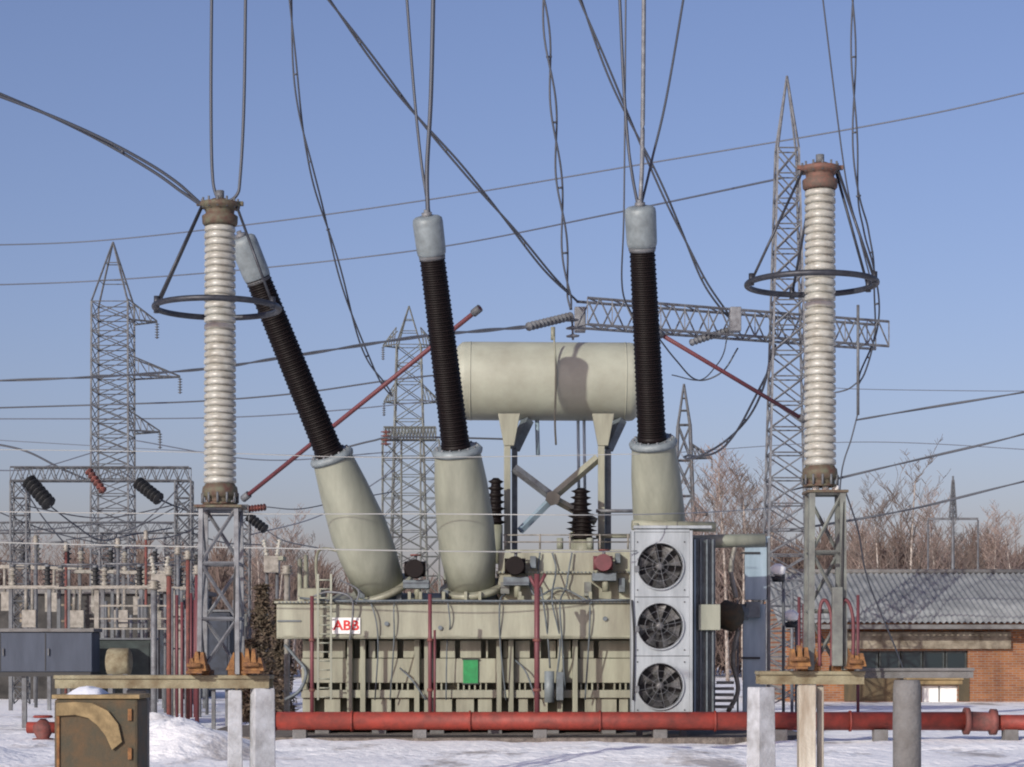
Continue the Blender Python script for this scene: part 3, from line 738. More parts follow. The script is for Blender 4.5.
for px, w_, y0, y1 in ((446, 5, 598, 590), (362, 6, 598, 588), (399, 5, 600, 590), (505, 9, 594, 582), (588, 7, 596, 582), (622, 6, 592, 578), (533, 6, 568, 556), (618, 5, 563, 553)):
    MB().box(x_(px-w_/2), x_(px+w_/2), 41.98, 42.24, z_(y0), z_(y1)).build('junction_box', M['galvgreen'] if w_ > 6 else M['fins'], tr, .008)
cable([(505,594,41.95),(500,602,41.45),(500,640,41.55),(506,700,41.85)], .016, 'fins'); cable([(588,597,41.95),(590,604,41.45),(589,640,41.5),(585,700,41.85)], .016, 'fins')
cable([(399,600,41.95),(394,606,41.45),(394,640,41.5),(390,700,41.85)], .014, 'fins'); cable([(362,598,41.95),(372,606,41.45),(378,640,41.5),(375,700,41.9)], .014, 'fins')
cable([(300,598,41.9),(340,601,41.42),(420,600.5,41.42),(500,601,41.42),(632,600,41.42)], .022, 'fins', 'cable_tray')
cable([(446,598,41.95),(448,604,41.45),(450,625,41.48),(447,645,41.8),(446,700,41.85)], .014, 'fins')
for px in (505, 540, 570, 600, 628): MB().tube(P(px, 549, 42.3), P(px, 534, 42.3), .022, n=6).build('rail_post', M['inspale'], tr)
for py in (535, 542): MB().tube(P(503, py, 42.3), P(630, py, 42.3), .014, n=6).build('hand_rail', M['inspale'], tr)
for px in (447, 410, 395, 560, 590): MB().tube(P(px, 588 if px < 500 else 549, 43.0), P(px, 570 if px < 500 else 538, 43.0), .07, n=10).build('vent_stub', M['turret'], tr)
# name plate with writing
pl = MB().box(x_(334), x_(362), 41.515, 41.54, z_(634), z_(618)).build('name_plate', M['white'], tr, .003)
def mesh_text(o, nm):
    me = bpy.data.meshes.new_from_object(o.evaluated_get(bpy.context.evaluated_depsgraph_get()))
    n = bpy.data.objects.new(nm, me); col.objects.link(n); n.parent = o.parent; n.location = o.location; n.rotation_euler = o.rotation_euler; n.scale = o.scale
    bpy.data.objects.remove(o); n.name = nm
    return n
def text(body, size, c_, m_, parent, nm='lettering', sx=1.0, offset=.012):
    cu = bpy.data.curves.new(nm, 'FONT'); cu.body = body; cu.size = size; cu.extrude = .004; cu.offset = .006
    cu.align_x = 'CENTER'; cu.align_y = 'CENTER'; cu.materials.append(m_)
    o = bpy.data.objects.new(nm, cu); col.objects.link(o); o.parent = parent
    o.location = Vector(c_) - ORG[parent.name]; o.rotation_euler = (R(90), 0, 0); o.scale = (sx, 1, 1)
    return mesh_text(o, nm)
text('ABB', .27, (x_(348), 41.505, z_(626)), M['redink'], pl, sx=1.05, offset=.014)
for dx, dz in ((336, 620), (360, 620), (336, 632), (360, 632)): MB().tube((x_(dx), 41.517, z_(dz)), (x_(dx), 41.505, z_(dz)), .010, n=8).build('rivet', M['galvdark'], pl)
gs = MB().box(x_(463), x_(478), 42.07, 42.10, z_(684), z_(659)).build('green_sign', M['green'], tr, .003)

for a, b, c_, d in ((462, 479, 658.6, 659.8), (462, 479, 683.2, 684.4)): MB().box(x_(a), x_(b), 42.05, 42.11, z_(d), z_(c_)).build('edge_strip', M['dkframe'], gs)
# ------------------------------------------------------------------ red fire main with risers
FD = 40.0
fp = thing('red_pipe', (X(600, FD), FD, 0), 'long red fire main running low across the yard with three thin risers', 'pipe')
pz = Z(721, FD)
MB().tube((X(274, FD), FD, pz), (X(968, FD), FD, pz), .175, n=28).build('pipe', M['red'], fp)
MB().tube((X(994, FD), FD, pz-.03), (X(1075, FD), FD, pz-.03), .15, n=24).build('pipe', M['red'], fp)
MB().lathe((X(964, FD), FD, pz), (X(996, FD), FD, pz-.02), [(0,.26),(.15,.26),(.17,.19),(.8,.18),(.82,.25),(1,.25)], 24).build('coupling', M['redrust'], fp)
MB().lathe((X(270, FD), FD, pz), (X(276, FD), FD, pz), [(0,.12),(.3,.19),(1,.2)], 24).build('end_cap', M['redrust'], fp)
for px in (300, 420, 540, 660, 780, 880, 1010):
    o = MB(); xx = X(px, FD); o.box(xx-.13, xx+.13, FD-.15, FD+.15, -.15, pz-.16); o.build('support', M['concdark'], fp, .01)
for px in (352, 470, 600, 715, 850):
    xx = X(px, FD); MB().lathe((xx-.02, FD, pz), (xx+.02, FD, pz), [(0,.20),(1,.20)], 24).build('joint_band', M['red'], fp)
for px, yt, lx in ((312, 596, 0), (430, 594, 0), (537, 574, 1)):
    xx = X(px, FD); r_ = .038 if px < 500 else .055
    MB().tube((xx, FD, pz), (xx, FD, Z(yt, FD)), r_, n=10).build('riser', M['maroon'], fp)
    if px == 430: MB().tube((xx+.09, FD+.02, pz), (xx+.09, FD+.02, Z(630, FD)), .025, n=8).build('riser', M['maroon'], fp)
    if lx:
        MB().tube((xx, FD, Z(590, FD)), (xx+.16, FD, Z(574, FD)), .035, n=8).build('nozzle_branch', M['maroon'], fp)
        MB().tube((xx, FD, Z(590, FD)), (xx-.14, FD, Z(576, FD)), .035, n=8).build('nozzle_branch', M['maroon'], fp)
    for zz in (Z(640, FD), Z(690, FD)): MB().tube((xx, FD, zz-.03), (xx, FD, zz+.03), r_*1.5, n=10).build('pipe_union', M['redrust'], fp)

# ------------------------------------------------------------------ cooler with three fans
def cooler():
    D = 40.6; x0, x1 = X(634, D), X(690, D); z0 = Z(718, D); zt = Z(532, D)
    t = thing('oil_cooler', ((x0+x1)/2, D+.4, 0), 'tall pale blue grey cooler with three round fans stacked on its front', 'cooler')
    cys = [566, 626, 686]; r = 23*D/F; cxx = X(660, D)
    # front plate with three circular holes
    zs = [zt, Z(597, D), Z(656, D), z0]
    for k, cy in enumerate(cys):
        cz = Z(cy, D); za, zb = zs[k]-.006, zs[k+1]+.006; n = 48; vs_ = []; m = MB()
        def sq(an):
            c_, s_ = math.cos(an), math.sin(an)
            tx = ((x1-.012-cxx) if c_ > 0 else (x0+.012-cxx))/c_ if abs(c_) > 1e-6 else 1e9
            tz = ((za-cz) if s_ > 0 else (zb-cz))/s_ if abs(s_) > 1e-6 else 1e9
            q = min(tx, tz); return (cxx+c_*q, cz+s_*q)
        angs = [2*math.pi*i/n+.0001 for i in range(n)] + [math.atan2(zc-cz, xc-cxx) % (2*math.pi) for xc in (x0+.012, x1-.012) for zc in (za, zb)]
        angs = sorted(set(angs)); n = len(angs)
        inner = [(cxx+r*math.cos(a), D, cz+r*math.sin(a)) for a in angs]; outer = [(sq(a)[0], D, sq(a)[1]) for a in angs]
        lip = [(cxx+r*math.cos(a), D-.05, cz+r*math.sin(a)) for a in angs]; lip2 = [(cxx+r*1.05*math.cos(a), D-.05, cz+r*1.05*math.sin(a)) for a in angs]
        out2 = [(x, D+.1, z) for x, y, z in outer]; deep = [(x, D+.28, z) for x, y, z in inner]; on = [(cxx+r*1.05*math.cos(a), D, cz+r*1.05*math.sin(a)) for a in angs]
        V = outer+on+lip2+lip+deep+out2; F_ = []
        for i in range(n):
            j = (i+1) % n
            for L0 in range(4): F_.append((L0*n+i, L0*n+j, (L0+1)*n+j, (L0+1)*n+i))
            F_.append((5*n+i, 5*n+j, j, i))
        m.add(V, F_, False)
        pn = m.build('fan_panel', M['fanbox'], t)
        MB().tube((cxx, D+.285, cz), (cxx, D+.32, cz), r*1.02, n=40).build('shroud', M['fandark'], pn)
        hub = MB().lathe((cxx, D+.22, cz), (cxx, D+.02, cz), [(0, .085), (.8, .085), (.95, .06), (1, .02)], 20).build('hub', M['blade'], pn)
        for b in range(7):
            a = 2*math.pi*b/7 + k*.37 + .2; vs_ = []; nn = 6
            for i in range(nn):
                q = i/(nn-1); rr = .07+(r*.94-.07)*q; wd = .13+.26*q; a_ = a+.10*q
                for sgn, dep in ((-.5, .05), (.5, .17)):
                    aa = a_+sgn*wd*1.55; vs_.append((cxx+rr*math.cos(aa), D+dep, cz+rr*math.sin(aa)))
            nV = len(vs_); vs_ += [(x, y+.008, z) for x, y, z in vs_]; fs = []
            for i in range(nn-1):
                fs.append((2*i, 2*i+1, 2*i+3, 2*i+2)); fs.append((nV+2*i, nV+2*i+2, nV+2*i+3, nV+2*i+1))
                fs.append((2*i, 2*i+2, nV+2*i+2, nV+2*i)); fs.append((2*i+1, nV+2*i+1, nV+2*i+3, 2*i+3))
            fs.append((2*nn-2, 2*nn-1, nV+2*nn-1, nV+2*nn-2))
            MB().add(vs_, fs, False).build('fan_blade', M['blade'], pn)
        gd = MB()
        for q in (.98, .66, .34): gd_n = 40; gd.path([(cxx+r*q*math.cos(2*math.pi*i/gd_n), D-.06, cz+r*q*math.sin(2*math.pi*i/gd_n)) for i in range(gd_n+1)], .004, 4)
        for b in range(4): a = math.pi*b/4+.2; gd.path([(cxx-r*math.cos(a), D-.065, cz-r*math.sin(a)), (cxx+r*math.cos(a), D-.065, cz+r*math.sin(a))], .004, 4)
        gd.build('fan_guard', M['galv'], pn)
    f = MB(); f.box(x0-.05, x0+.008, D-.02, D+.5, z0-.1, zt+.03); f.box(x1-.008, x1+.05, D-.02, D+.5, z0-.1, zt+.03); f.box(x0+.01, x1-.01, D-.02, D+.5, zt+.0, zt+.05); f.build('frame', M['fanbox'], t, .006)
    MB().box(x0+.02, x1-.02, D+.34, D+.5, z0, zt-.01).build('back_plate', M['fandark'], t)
    # finned core behind, seen at the right
    cx0, cx1 = x0+.1, X(718, D)
    core = MB().box(cx0, cx1-.10, D+.52, D+1.5, z0, zt-.08).build('radiator', M['fins'], t)
    fin = MB(); n = 16
    for i in range(n):
        yy = D+.55+i*.06; fin.box(cx1-.097, cx1, yy, yy+.02, z0+.02, zt-.1)
    fb = fin.build('fins', M['fins'], t)
    for i in range(4): 
        px = 696+i*6; MB().box(X(px, D), X(px+1.6, D), D+.40, D+.517, z0, zt-.12).build('header_tube', M['blue'] if i == 0 else M['fins'], t)
    MB().box(X(700, D), X(722, D), D+.3, D+.5, Z(630, D), Z(604, D)).build('terminal_box', M['turret'], t, .01)
    for px in (640, 684): MB().box(X(px-3, D), X(px+3, D), D+.1, D+.4, -.1, z0-.1).build('leg', M['galvdark'], t)
    MB().path(curve_pts([P(632, 600, D-.06), P(634, 640, D-.06), P(633, 700, D-.06)]), .018, 6).build('fan_cable', M['fandark'], t)
    for cy in cys:
        MB().box(X(635, D), X(639, D), D-.07, D-.008, Z(cy+6, D), Z(cy, D)).build('junction_box', M['galvdark'], t, .005)
        for dx in (637.5, 684.5):
            for dy in (-24, 24): MB().tube((X(dx, D), D-.002, Z(cy+dy, D)), (X(dx, D), D-.02, Z(cy+dy, D)), .014, n=8).build('screw', M['fandark'], t)
    # top pipe and mountings
    MB().tube(P(632, 525, D+.4), P(715, 527, D+.6), .10, n=14).build('oil_pipe', M['cream'], t)
    MB().tube(P(636, 536, D+.2), P(636, 524, D+.3), .05, n=10).build('pipe_stub', M['cream'], t)
    MB().box(X(634, D), X(712, D), D+.02, D+.3, Z(531, D)+.05, Z(528, D)+.05).build('top_tray', M['fanbox'], t, .005)
cooler()
def cooler2():
    D = 43.5; x0, x1 = X(722, D), X(768, D)
    t = thing('cooler_frame', ((x0+x1)/2, D+.4, 0), 'second open cooler frame with pale blue side panel, left of the right arrester', 'cooler')
    zt = Z(538, D); z0 = Z(712, D)
    MB().box(X(745, D), X(767, D), D, D+.08, Z(600, D), zt).build('side_panel', M['blue'], t, .01)
    MB().box(X(743, D), X(766, D), D+.02, D+.10, z0, Z(604, D)).build('side_panel', M['blue'], t, .01)
    MB().box(X(738, D), X(770, D), D-.05, D+.1, Z(543, D), zt+.03).build('top_rail', M['blue'], t, .01)
    f = MB()
    f.box(X(767.5, D), X(770, D), D-.06, D+.1, -.05, zt); f.box(X(737, D), X(738.6, D), D-.03, D+.05, -.05, Z(600, D)); f.build('frame', M['galvdark'], t)
    for py in (552, 657): MB().box(X(741, D), X(760, D), D-.03, D-.004, Z(py+2, D), Z(py, D)).build('rail', M['fandark'], t)
    MB().tube(P(692, 542, D), P(765, 540, D), .14, n=14).build('oil_pipe', M['turret'], t)
    o = MB().tube(P(706, 612, D-.1), P(748, 612, D-.1), .17, n=16).build('pump', M['fins'], t)
    MB().lathe(P(716, 612, D-.1), P(742, 620, D-.3), [(0,.1),(.2,.30),(.8,.30),(1,.15)], 18).build('motor', M['olive'], o)
    MB().box(X(745, D), X(759, D), D-.25, D-.04, Z(618, D), Z(602, D)).build('control_box', M['fins'], t, .01)
    MB().path(curve_pts([P(735, 545, D), P(731, 570, D), P(736, 598, D)]), .05, 8).build('oil_pipe', M['inspale'], t)
    MB().path(curve_pts([P(738, 630, D), P(733, 660, D), P(738, 690, D), P(728, 712, D)]), .05, 8).build('oil_pipe', M['inspale'], t)
    for k in range(5): MB().box(X(716-k*1.5, D), X(733, D), D-.2, D-.05, Z(684+k*6, D), Z(681+k*6, D)).build('louvre', M['inspale'], t, .004)
cooler2()
def lamp(px, py, D, label):
    c_ = P(px, py, D); t = thing('yard_lamp', (c_.x, D, 0), label, 'lamp', 'small yard lamps behind the right arrester')
    MB().tube((c_.x+.12, D, 0), (c_.x+.12, D, c_.z), .035, n=8).build('post', M['galvdark'], t)
    MB().lathe(c_-Vector((0,0,.14)), c_+Vector((0,0,.14)), [(0,.05),(.2,.15),(.7,.17),(.9,.1),(1,.05)], 16).build('lamp_head', M['white'], t)
    MB().lathe(c_-Vector((0,0,.26)), c_-Vector((0,0,.14)), [(0,.12),(1,.16)], 16).build('housing', M['fandark'], t)
lamp(778, 570, 46, 'small white globe lamp just left of the right arrester stand, higher one')
lamp(791, 616, 47, 'small white globe lamp behind the right arrester stand, lower one')

# ------------------------------------------------------------------ surge arresters
def arrester(px, D, ytop, ybot, yring, capm, label, rpx=15, ringR=.745, mk_struts=None, off=0):
    cx = X(px, D); zt, zb = Z(ytop, D), Z(ybot, D); s = D/F
    t = thing('surge_arrester', (cx, D, zb-.25), label, 'arrester', 'surge arresters with grading rings')
    r = rpx*s; H = zt-zb; n = 37; prof = [(0, r*.95)]
    for k in range(n):
        s0 = k*H/n; st = H/n; rr = r*(1.02-.05*k/n)
        if k % 9 == 8: rr *= 1.02
        prof += [(s0+st*.06, rr*.83), (s0+st*.12, rr*.96), (s0+st*.2, rr*1.01), (s0+st*.45, rr*1.02), (s0+st*.78, rr*1.0), (s0+st*.86, rr*.95), (s0+st*.93, rr*.83)]
    prof.append((H, r*.85))
    MB().lathe((cx, D, zb), (cx, D, zt), prof, 36, metric=True).build('porcelain_column', M['porc'], t)
    for nm, za, zc, m_, pr in (('top_cap', zt, zt+.32, capm, [(0,r*1.0),(.08,r*1.12),(.35,r*1.15),(.45,r*.9),(.62,r*.95),(.68,r*1.28),(.85,r*1.28),(.9,r*.8),(1,r*.5)]),
                               ('base_flange', zb-.25, zb, M['rustcap'], [(0,r*1.12),(.10,r*1.12),(.14,r*.92),(.35,r*.95),(.42,r*1.18),(.85,r*1.1),(.92,r*1.0),(1,r*.95)])):
        o = MB().lathe((cx, D, za), (cx, D, zc), pr, 28).build(nm, m_, t)
        bm_ = MB()
        for k in range(12):
            a = k*math.pi/6; q = Vector((cx+r*1.15*math.cos(a), D+r*1.15*math.sin(a), za+(.20 if nm == 'top_cap' else .02))); bm_.tube(q, q+Vector((0,0,.12)), .014, n=6)
        bm_.build('bolts', M['galvdark'], o)
    zr = Z(yring, D); rg = MB().torus((cx+off, D, zr), ringR, .036, 72, 12).build('grading_ring', M['ring'], t)
    cp = zt+.22
    for a in mk_struts:
        a = R(a); e = Vector((math.cos(a), math.sin(a), 0))
        MB().tube(Vector((cx, D, cp))+e*r*1.2, Vector((cx+off, D, zr))+e*ringR, .017, n=8).build('strut', M['ring'], t)
        MB().tube(Vector((cx+off, D, zr-.05))+e*ringR, Vector((cx+off, D, zr+.09))+e*ringR, .034, n=8).build('clamp', M['ring'], t)
    MB().tube((cx, D, zt+.3), (cx, D, zt+.42), .05, n=10).build('terminal', M['galvdark'], t)
    MB().box(cx-r*1.5, cx+r*1.5, D-.03, D+.03, zt+.24, zt+.29).build('terminal_bar', capm, t, .005)
    return t
arrester(220, 25, 226, 484, 308, M['rustcap'], 'ribbed white surge arrester on the left, green brown cap, leaning bushing behind it', 15.6, .735, mk_struts=(205, 175, 340, 95), off=-.035)
arrester(820, 25, 190, 466, 284, M['redcap'], 'ribbed white surge arrester on the right with rusty red cap', 15.4, .765, mk_struts=(195, 20, 335, 100), off=-.10)

def stand(px, D, yt, yb, half, label, m_, rusty):
    cx = X(px, D); s = D/F; zt, zb = Z(yt, D), Z(yb, D)
    t = thing('lattice_stand', (cx, D, zb), label, 'stand', 'lattice stands under the arresters')
    legs = [MB() for _ in range(4)]; br = MB(); w_ = half*2*s
    lattice(legs, br, (cx, D, zb), (cx, D, zt), w_, w_*.92, 3, .07 if rusty else .052, .032, style='z')
    for l in legs: l.build('leg', m_, t)
    br.build('bracing', m_, t)
    MB().box(cx-w_*.62, cx+w_*.62, D-w_*.6, D+w_*.6, zt+.003, zt+.035).build('top_plate', M['rustcap'], t, .004)
    random.seed(int(px))
    for k in range(3):
        q = MB(); x = cx+(-1+k)*w_*.3; q.tube((x, D-.05, zt+.03), (x, D-.05, zt+.10), .042, n=10); q.build('spacer_insulator', M['white'], t)
    for sx in (-1, 1):
        ft = MB().box(cx+sx*w_*.5-.12, cx+sx*w_*.5+.12, D-.2, D+.2, zb-.02, zb+.05).build('foot', M['rust'], t, .01)
        gp = MB(); xo = cx+sx*w_*.5
        gp.add([(xo-.14, D-.21, zb+.05), (xo+.14, D-.21, zb+.05), (xo+.05, D-.21, zb+.26), (xo-.05, D-.21, zb+.26), (xo-.14, D-.19, zb+.05), (xo+.14, D-.19, zb+.05), (xo+.05, D-.19, zb+.26), (xo-.05, D-.19, zb+.26)],
               [(0,1,2,3),(7,6,5,4),(0,4,5,1),(1,5,6,2),(2,6,7,3),(3,7,4,0)]); gp.build('gusset', M['rust'], ft)
    MB().path([(cx+w_*.5, D-.2, zt), (cx+w_*.42, D-.24, (zt+zb)/2), (cx+w_*.45, D-.22, zb)], .014, 6).build('earth_wire', M['fandark'], t)
    if rusty:
        MB().box(cx+w_*.10, cx+w_*.42, D-w_*.56-.1, D-w_*.5-.03, zb+.05, zb+.98).build('counter_box', M['galvgreen'], t, .01)
        for sx in (-.12, .52):
            MB().path(curve_pts([Vector((cx+w_*sx-.05, D-.24, zb+.05)), Vector((cx+w_*sx-.05, D-.24, zb+.7)), Vector((cx+w_*sx+.02, D-.24, zb+.82)), Vector((cx+w_*sx+.09, D-.24, zb+.6)), Vector((cx+w_*sx+.09, D-.24, zb+.05))]), .022, 6).build('conduit', M['maroon'], t)
stand(221, 25, 509, 674, 19, 'grey lattice stand under the left surge arrester', M['galv'], False)
stand(825, 25, 494, 670, 16.5, 'lattice stand with red conduits under the right surge arrester', M['galvgreen'], True)

# beams carrying the stands
def beam(x0, x1, y0, y1, D, m_, label, depth=.5):
    t = thing('support_beam', (X((x0+x1)/2, D), D, Z(y1, D)), label, 'beam', 'horizontal beams on the concrete posts')
    a, b = X(x0, D), X(x1, D); z0, z1 = Z(y1, D), Z(y0, D); th = (z1-z0)*.28
    MB().box(a, b, D-depth/2, D+depth/2, z1-th, z1).build('top_flange', M[m_], t, .005)
    MB().box(a+.01, b-.01, D-depth/2+.03, D-depth/2+.05, z0, z1-th-.002).build('web', M[m_], t)
    MB().box(a+.01, b-.01, D+depth/2-.05, D+depth/2-.03, z0, z1-th-.002).build('web', M[m_], t)
    random.seed(int(x0))
    return t
beam(58, 272, 675, 688, 25, 'beam', 'long dirty tan beam under the left arrester stand')
beam(757, 862, 671, 684, 25, 'beam', 'rusty tan beam under the right arrester stand')
beam(845, 972, 668, 678, 25.7, 'concdark', 'thin grey beam reaching right towards the brick building', .3)
beam(905, 962, 678, 684, 25.3, 'tan', 'short tan channel lying below the thin grey beam', .2)

def cpost(px0, px1, ytop, D, m_, label, rot=0, round_=False, taper=1.0):
    cx = (X(px0, D)+X(px1, D))/2; w_ = X(px1, D)-X(px0, D)
    o = MB(); zt = Z(ytop, D)
    if round_: o.lathe((cx, D, -.15), (cx, D, zt), [(0, w_/2), (.6, w_/2), (.62, w_/2*1.02), (.95, w_/2*.98), (1, w_/2*.9)], 24)
    else:
        h = w_/2/(math.cos(rot)+math.sin(rot)); pts = [Vector((sx*h, sy*h, 0)) for sx, sy in ((-1,-1),(1,-1),(1,1),(-1,1))]
        Rm = Matrix.Rotation(rot, 3, 'Z'); base = [Rm @ p + Vector((cx, D, -.15)) for p in pts]; top_ = [Rm @ (p*taper) + Vector((cx, D, zt)) for p in pts]
        o.add(base+top_, [(0,3,2,1),(4,5,6,7),(0,1,5,4),(1,2,6,5),(2,3,7,6),(3,0,4,7)])
    ob = o.build('concrete_post', M[m_], None, 0 if round_ else .012); rebase(ob)
    return tag(ob, label, 'post', 'concrete posts in the foreground')
M['whiteconc'] = mat('whitewashed_concrete', (.46,.48,.51), .85, 0, (.22,.22,.22), 3.5, .6, .4, 30)
M['wornwhite'] = mat('worn_whitewash', (.55,.54,.47), .85, 0, (.20,.15,.10), 3.5, .6, .4, 30, streak=True)
cpost(746, 776, 687, 24.6, 'whiteconc', 'clean white square post left of the right arrester', R(30), taper=.9)
cpost(798, 815, 685, 24.8, 'wornwhite', 'flaking white post directly under the right arrester, left half of a pair', R(0))
cpost(817, 823.5, 685, 24.9, 'wornwhite', 'slim flaking white post directly under the right arrester, right of a pair', R(0))
cpost(893, 921, 680, 24.9, 'concdark', 'round dark grey post right of the right arrester', 0, True)
cpost(226, 244, 690, 24.9, 'whiteconc', 'bluish white post under the left arrester, left of a close pair', R(8), taper=.85)
cpost(248, 277, 688, 24.9, 'whiteconc', 'wider bluish white post under the right end of the left beam', R(20), taper=.9)
cpost(128, 148, 690, 25.4, 'concdark', 'dark post behind the olive box under the left beam')

# olive box with a tan board, snow on top
def obox():
    D = 21.5; x0, x1 = X(54, D), X(138, D); zt = Z(699, D)
    t = thing('equipment_box', ((x0+x1)/2, D+.3, 0), 'dark olive box with tan curved edge and snow on top, bottom left', 'box')
    MB().box(x0, x1, D, D+.6, -.1, zt).build('body', M['olive'], t, .03)
    # curved tan edge strip running over its top and down its front
    prof = [(56, 703), (75, 702), (92, 703), (108, 711), (118, 724), (122, 742)]
    lo = [(56, 716), (75, 715), (88, 718), (97, 725), (105, 735), (112, 750)]
    a = [P(px, py, D-.045) for px, py in prof]; b = [P(px, py, D-.045) for px, py in lo]; n = len(a)
    V = a+b+[v+Vector((0,.04,0)) for v in a]+[v+Vector((0,.04,0)) for v in b]; F_ = []
    for i in range(n-1): F_ += [(n+i, n+i+1, i+1, i), (2*n+i, 2*n+i+1, 3*n+i+1, 3*n+i), (i, i+1, 2*n+i+1, 2*n+i), (n+i, 3*n+i, 3*n+i+1, n+i+1)]
    F_ += [(0, 2*n, 3*n, n), (n-1, 2*n-1, 4*n-1, 3*n-1)]
    MB().add(V, F_).build('trim_board', M['tan'], t, .004)
    MB().box(x0-.02, x1+.02, D-.02, D+.62, zt+.002, zt+.045).build('lid', M['tan'], t, .008)
    MB().box(x1-.10, x1-.06, D-.03, D-.002, zt-.62, zt-.50).build('hinge', M['rust'], t, .004)
    MB().box(x1-.10, x1-.06, D-.03, D-.002, zt-.22, zt-.10).build('hinge', M['rust'], t, .004)
    MB().box(x0+.03, x0+.06, D-.02, D-.002, zt-.95, zt-.05).build('edge_strip', M['rust'], t, .003)
    m = MB(); vs_ = []; n, k = 14, 6
    sx0, sx1 = X(66, D), X(100, D)
    for j in range(k+1):
        for i in range(n+1):
            u, v = i/n, j/k; e = (math.sin(math.pi*u)*math.sin(math.pi*v))**.5
            vs_.append((sx0+(sx1-sx0)*u, D+.02+.5*v, zt+.046+.085*e*(1+.3*noise.noise(Vector((u*5, v*3, 2))))))
    m.add(vs_, [(j*(n+1)+i, j*(n+1)+i+1, (j+1)*(n+1)+i+1, (j+1)*(n+1)+i) for j in range(k) for i in range(n)], True)
    o = tag(m.build('snow_patch', M['snowcap']), 'small patch of snow on the olive box lid', 'snow'); rebase(o)
obox()

# ------------------------------------------------------------------ left yard equipment
def cab(D, px0, px1, y0, y1, m_, label, legs=True):
    x0, x1 = X(px0, D), X(px1, D); z0, z1 = Z(y1, D), Z(y0, D)
    t = thing('switch_cabinet', ((x0+x1)/2, D+.4, 0), label, 'cabinet')
    MB().box(x0, x1, D, D+.9, z0, z1).build('body', M[m_], t, .015)
    MB().box(x0-.05, x1+.05, D-.06, D+.95, z1+.002, z1+.08).build('roof', M['concdark'], t, .01)
    MB().box(x0+.02, x1-.02, D-.03, D+.9, z0-.1, z0-.002).build('sill_rail', M['fandark'], t)
    for k in (.33, .66):
        xx = x0+(x1-x0)*k; MB().box(xx-.01, xx+.01, D-.012, D-.002, z0+.03, z1-.03).build('door_seam', M['fandark'], t)
        MB().box(xx+.06, xx+.09, D-.05, D-.002, (z0+z1)/2-.08, (z0+z1)/2+.08).build('handle', M['galvdark'], t)
    for xx in (x0+.1, (x0+x1)/2, x1-.1): MB().box(xx-.05, xx+.05, D+.05, D+.15, -.1, z0-.1).build('leg', M['galvdark'], t)
cab(47, -45, 92, 632, 672, 'cabinet', 'wide blue grey switch cabinet on legs at the left edge')
def redvalve():
    D = 40; c_ = P(43, 725, D)
    t = thing('red_valve', (c_.x, D, 0), 'squat red valve low at the left edge beside the olive box', 'valve')
    MB().lathe((c_.x, D, -.05), (c_.x, D, c_.z+.12), [(0,.2),(.15,.2),(.18,.12),(.5,.2),(.7,.2),(.85,.12),(1,.05)], 18).build('body', M['redrust'], t)
    MB().tube((c_.x-.3, D, c_.z-.05), (c_.x+.3, D, c_.z-.05), .11, n=14).build('branch', M['red'], t)
    MB().torus((c_.x, D, c_.z+.16), .16, .025, 24, 8).build('hand_wheel', M['red'], t)
    for k in range(3):
        a = k*math.pi/3; e = Vector((math.cos(a), math.sin(a), 0))*.16; q = Vector((c_.x, D, c_.z+.16)); MB().tube(q-e, q+e, .014, n=6).build('spoke', M['red'], t)
redvalve()

def disconnector_proto(D):
    t = thing('disconnector', (0, D, 0), 'x', 'switchgear')
    zb = Z(589, D)
    for sx in (-.55, .55):
        MB().box(sx-.05, sx+.05, D-.05, D+.05, -.1, zb).build('post', M['galvdark'], t)
    MB().box(-.85, .85, D-.09, D+.09, zb+.002, zb+.10).build('base_rail', M['inspale'], t, .01)
    for sx in (-.5, .5):
        prof = [(0,.09)]
        for k in range(4): prof += [(k/4+.03,.07), (k/4+.12,.15), (k/4+.17,.07)]
        prof.append((1,.06))
        o = MB().lathe((sx, D, zb+.10), (sx, D, zb+.62), prof, 14).build('insulator', M['inspale'] if sx < 0 else M['fandark'], t)
        MB().lathe((sx, D, zb+.62), (sx, D, zb+.70), [(0,.08),(1,.08)], 12).build('cap', M['galvdark'], o)
    MB().tube((-.5, D, zb+.72), (.5, D, zb+.72), .03, n=8).build('contact_arm', M['galv'], t)
    MB().box(-.2, .2, D-.16, D+.0, zb-1.1, zb-.6).build('drive_box', M['inspale'], t, .01)
    for sx in (-.09, .09): MB().tube((sx, D-.1, zb-.6), (sx, D-.1, zb), .05, n=8).build('drive_rod', M['inspale'], t)
    return t
dp = disconnector_proto(60)
labs = ['leftmost disconnector with pale and black insulators above the blue grey cabinet', 'second disconnector from the left edge, above the cabinet',
        'third disconnector from the left edge, under the tall lattice tower', 'disconnector just left of the left arrester stand']
for i, (px, D) in enumerate(((30, 60), (78, 60.6), (122, 60), (162, 61))):
    o = dp if i == 0 else copy_tree(dp)
    o.location = (X(px, D), D, 0); tag(o, labs[i], 'switchgear', 'row of disconnectors at the left')
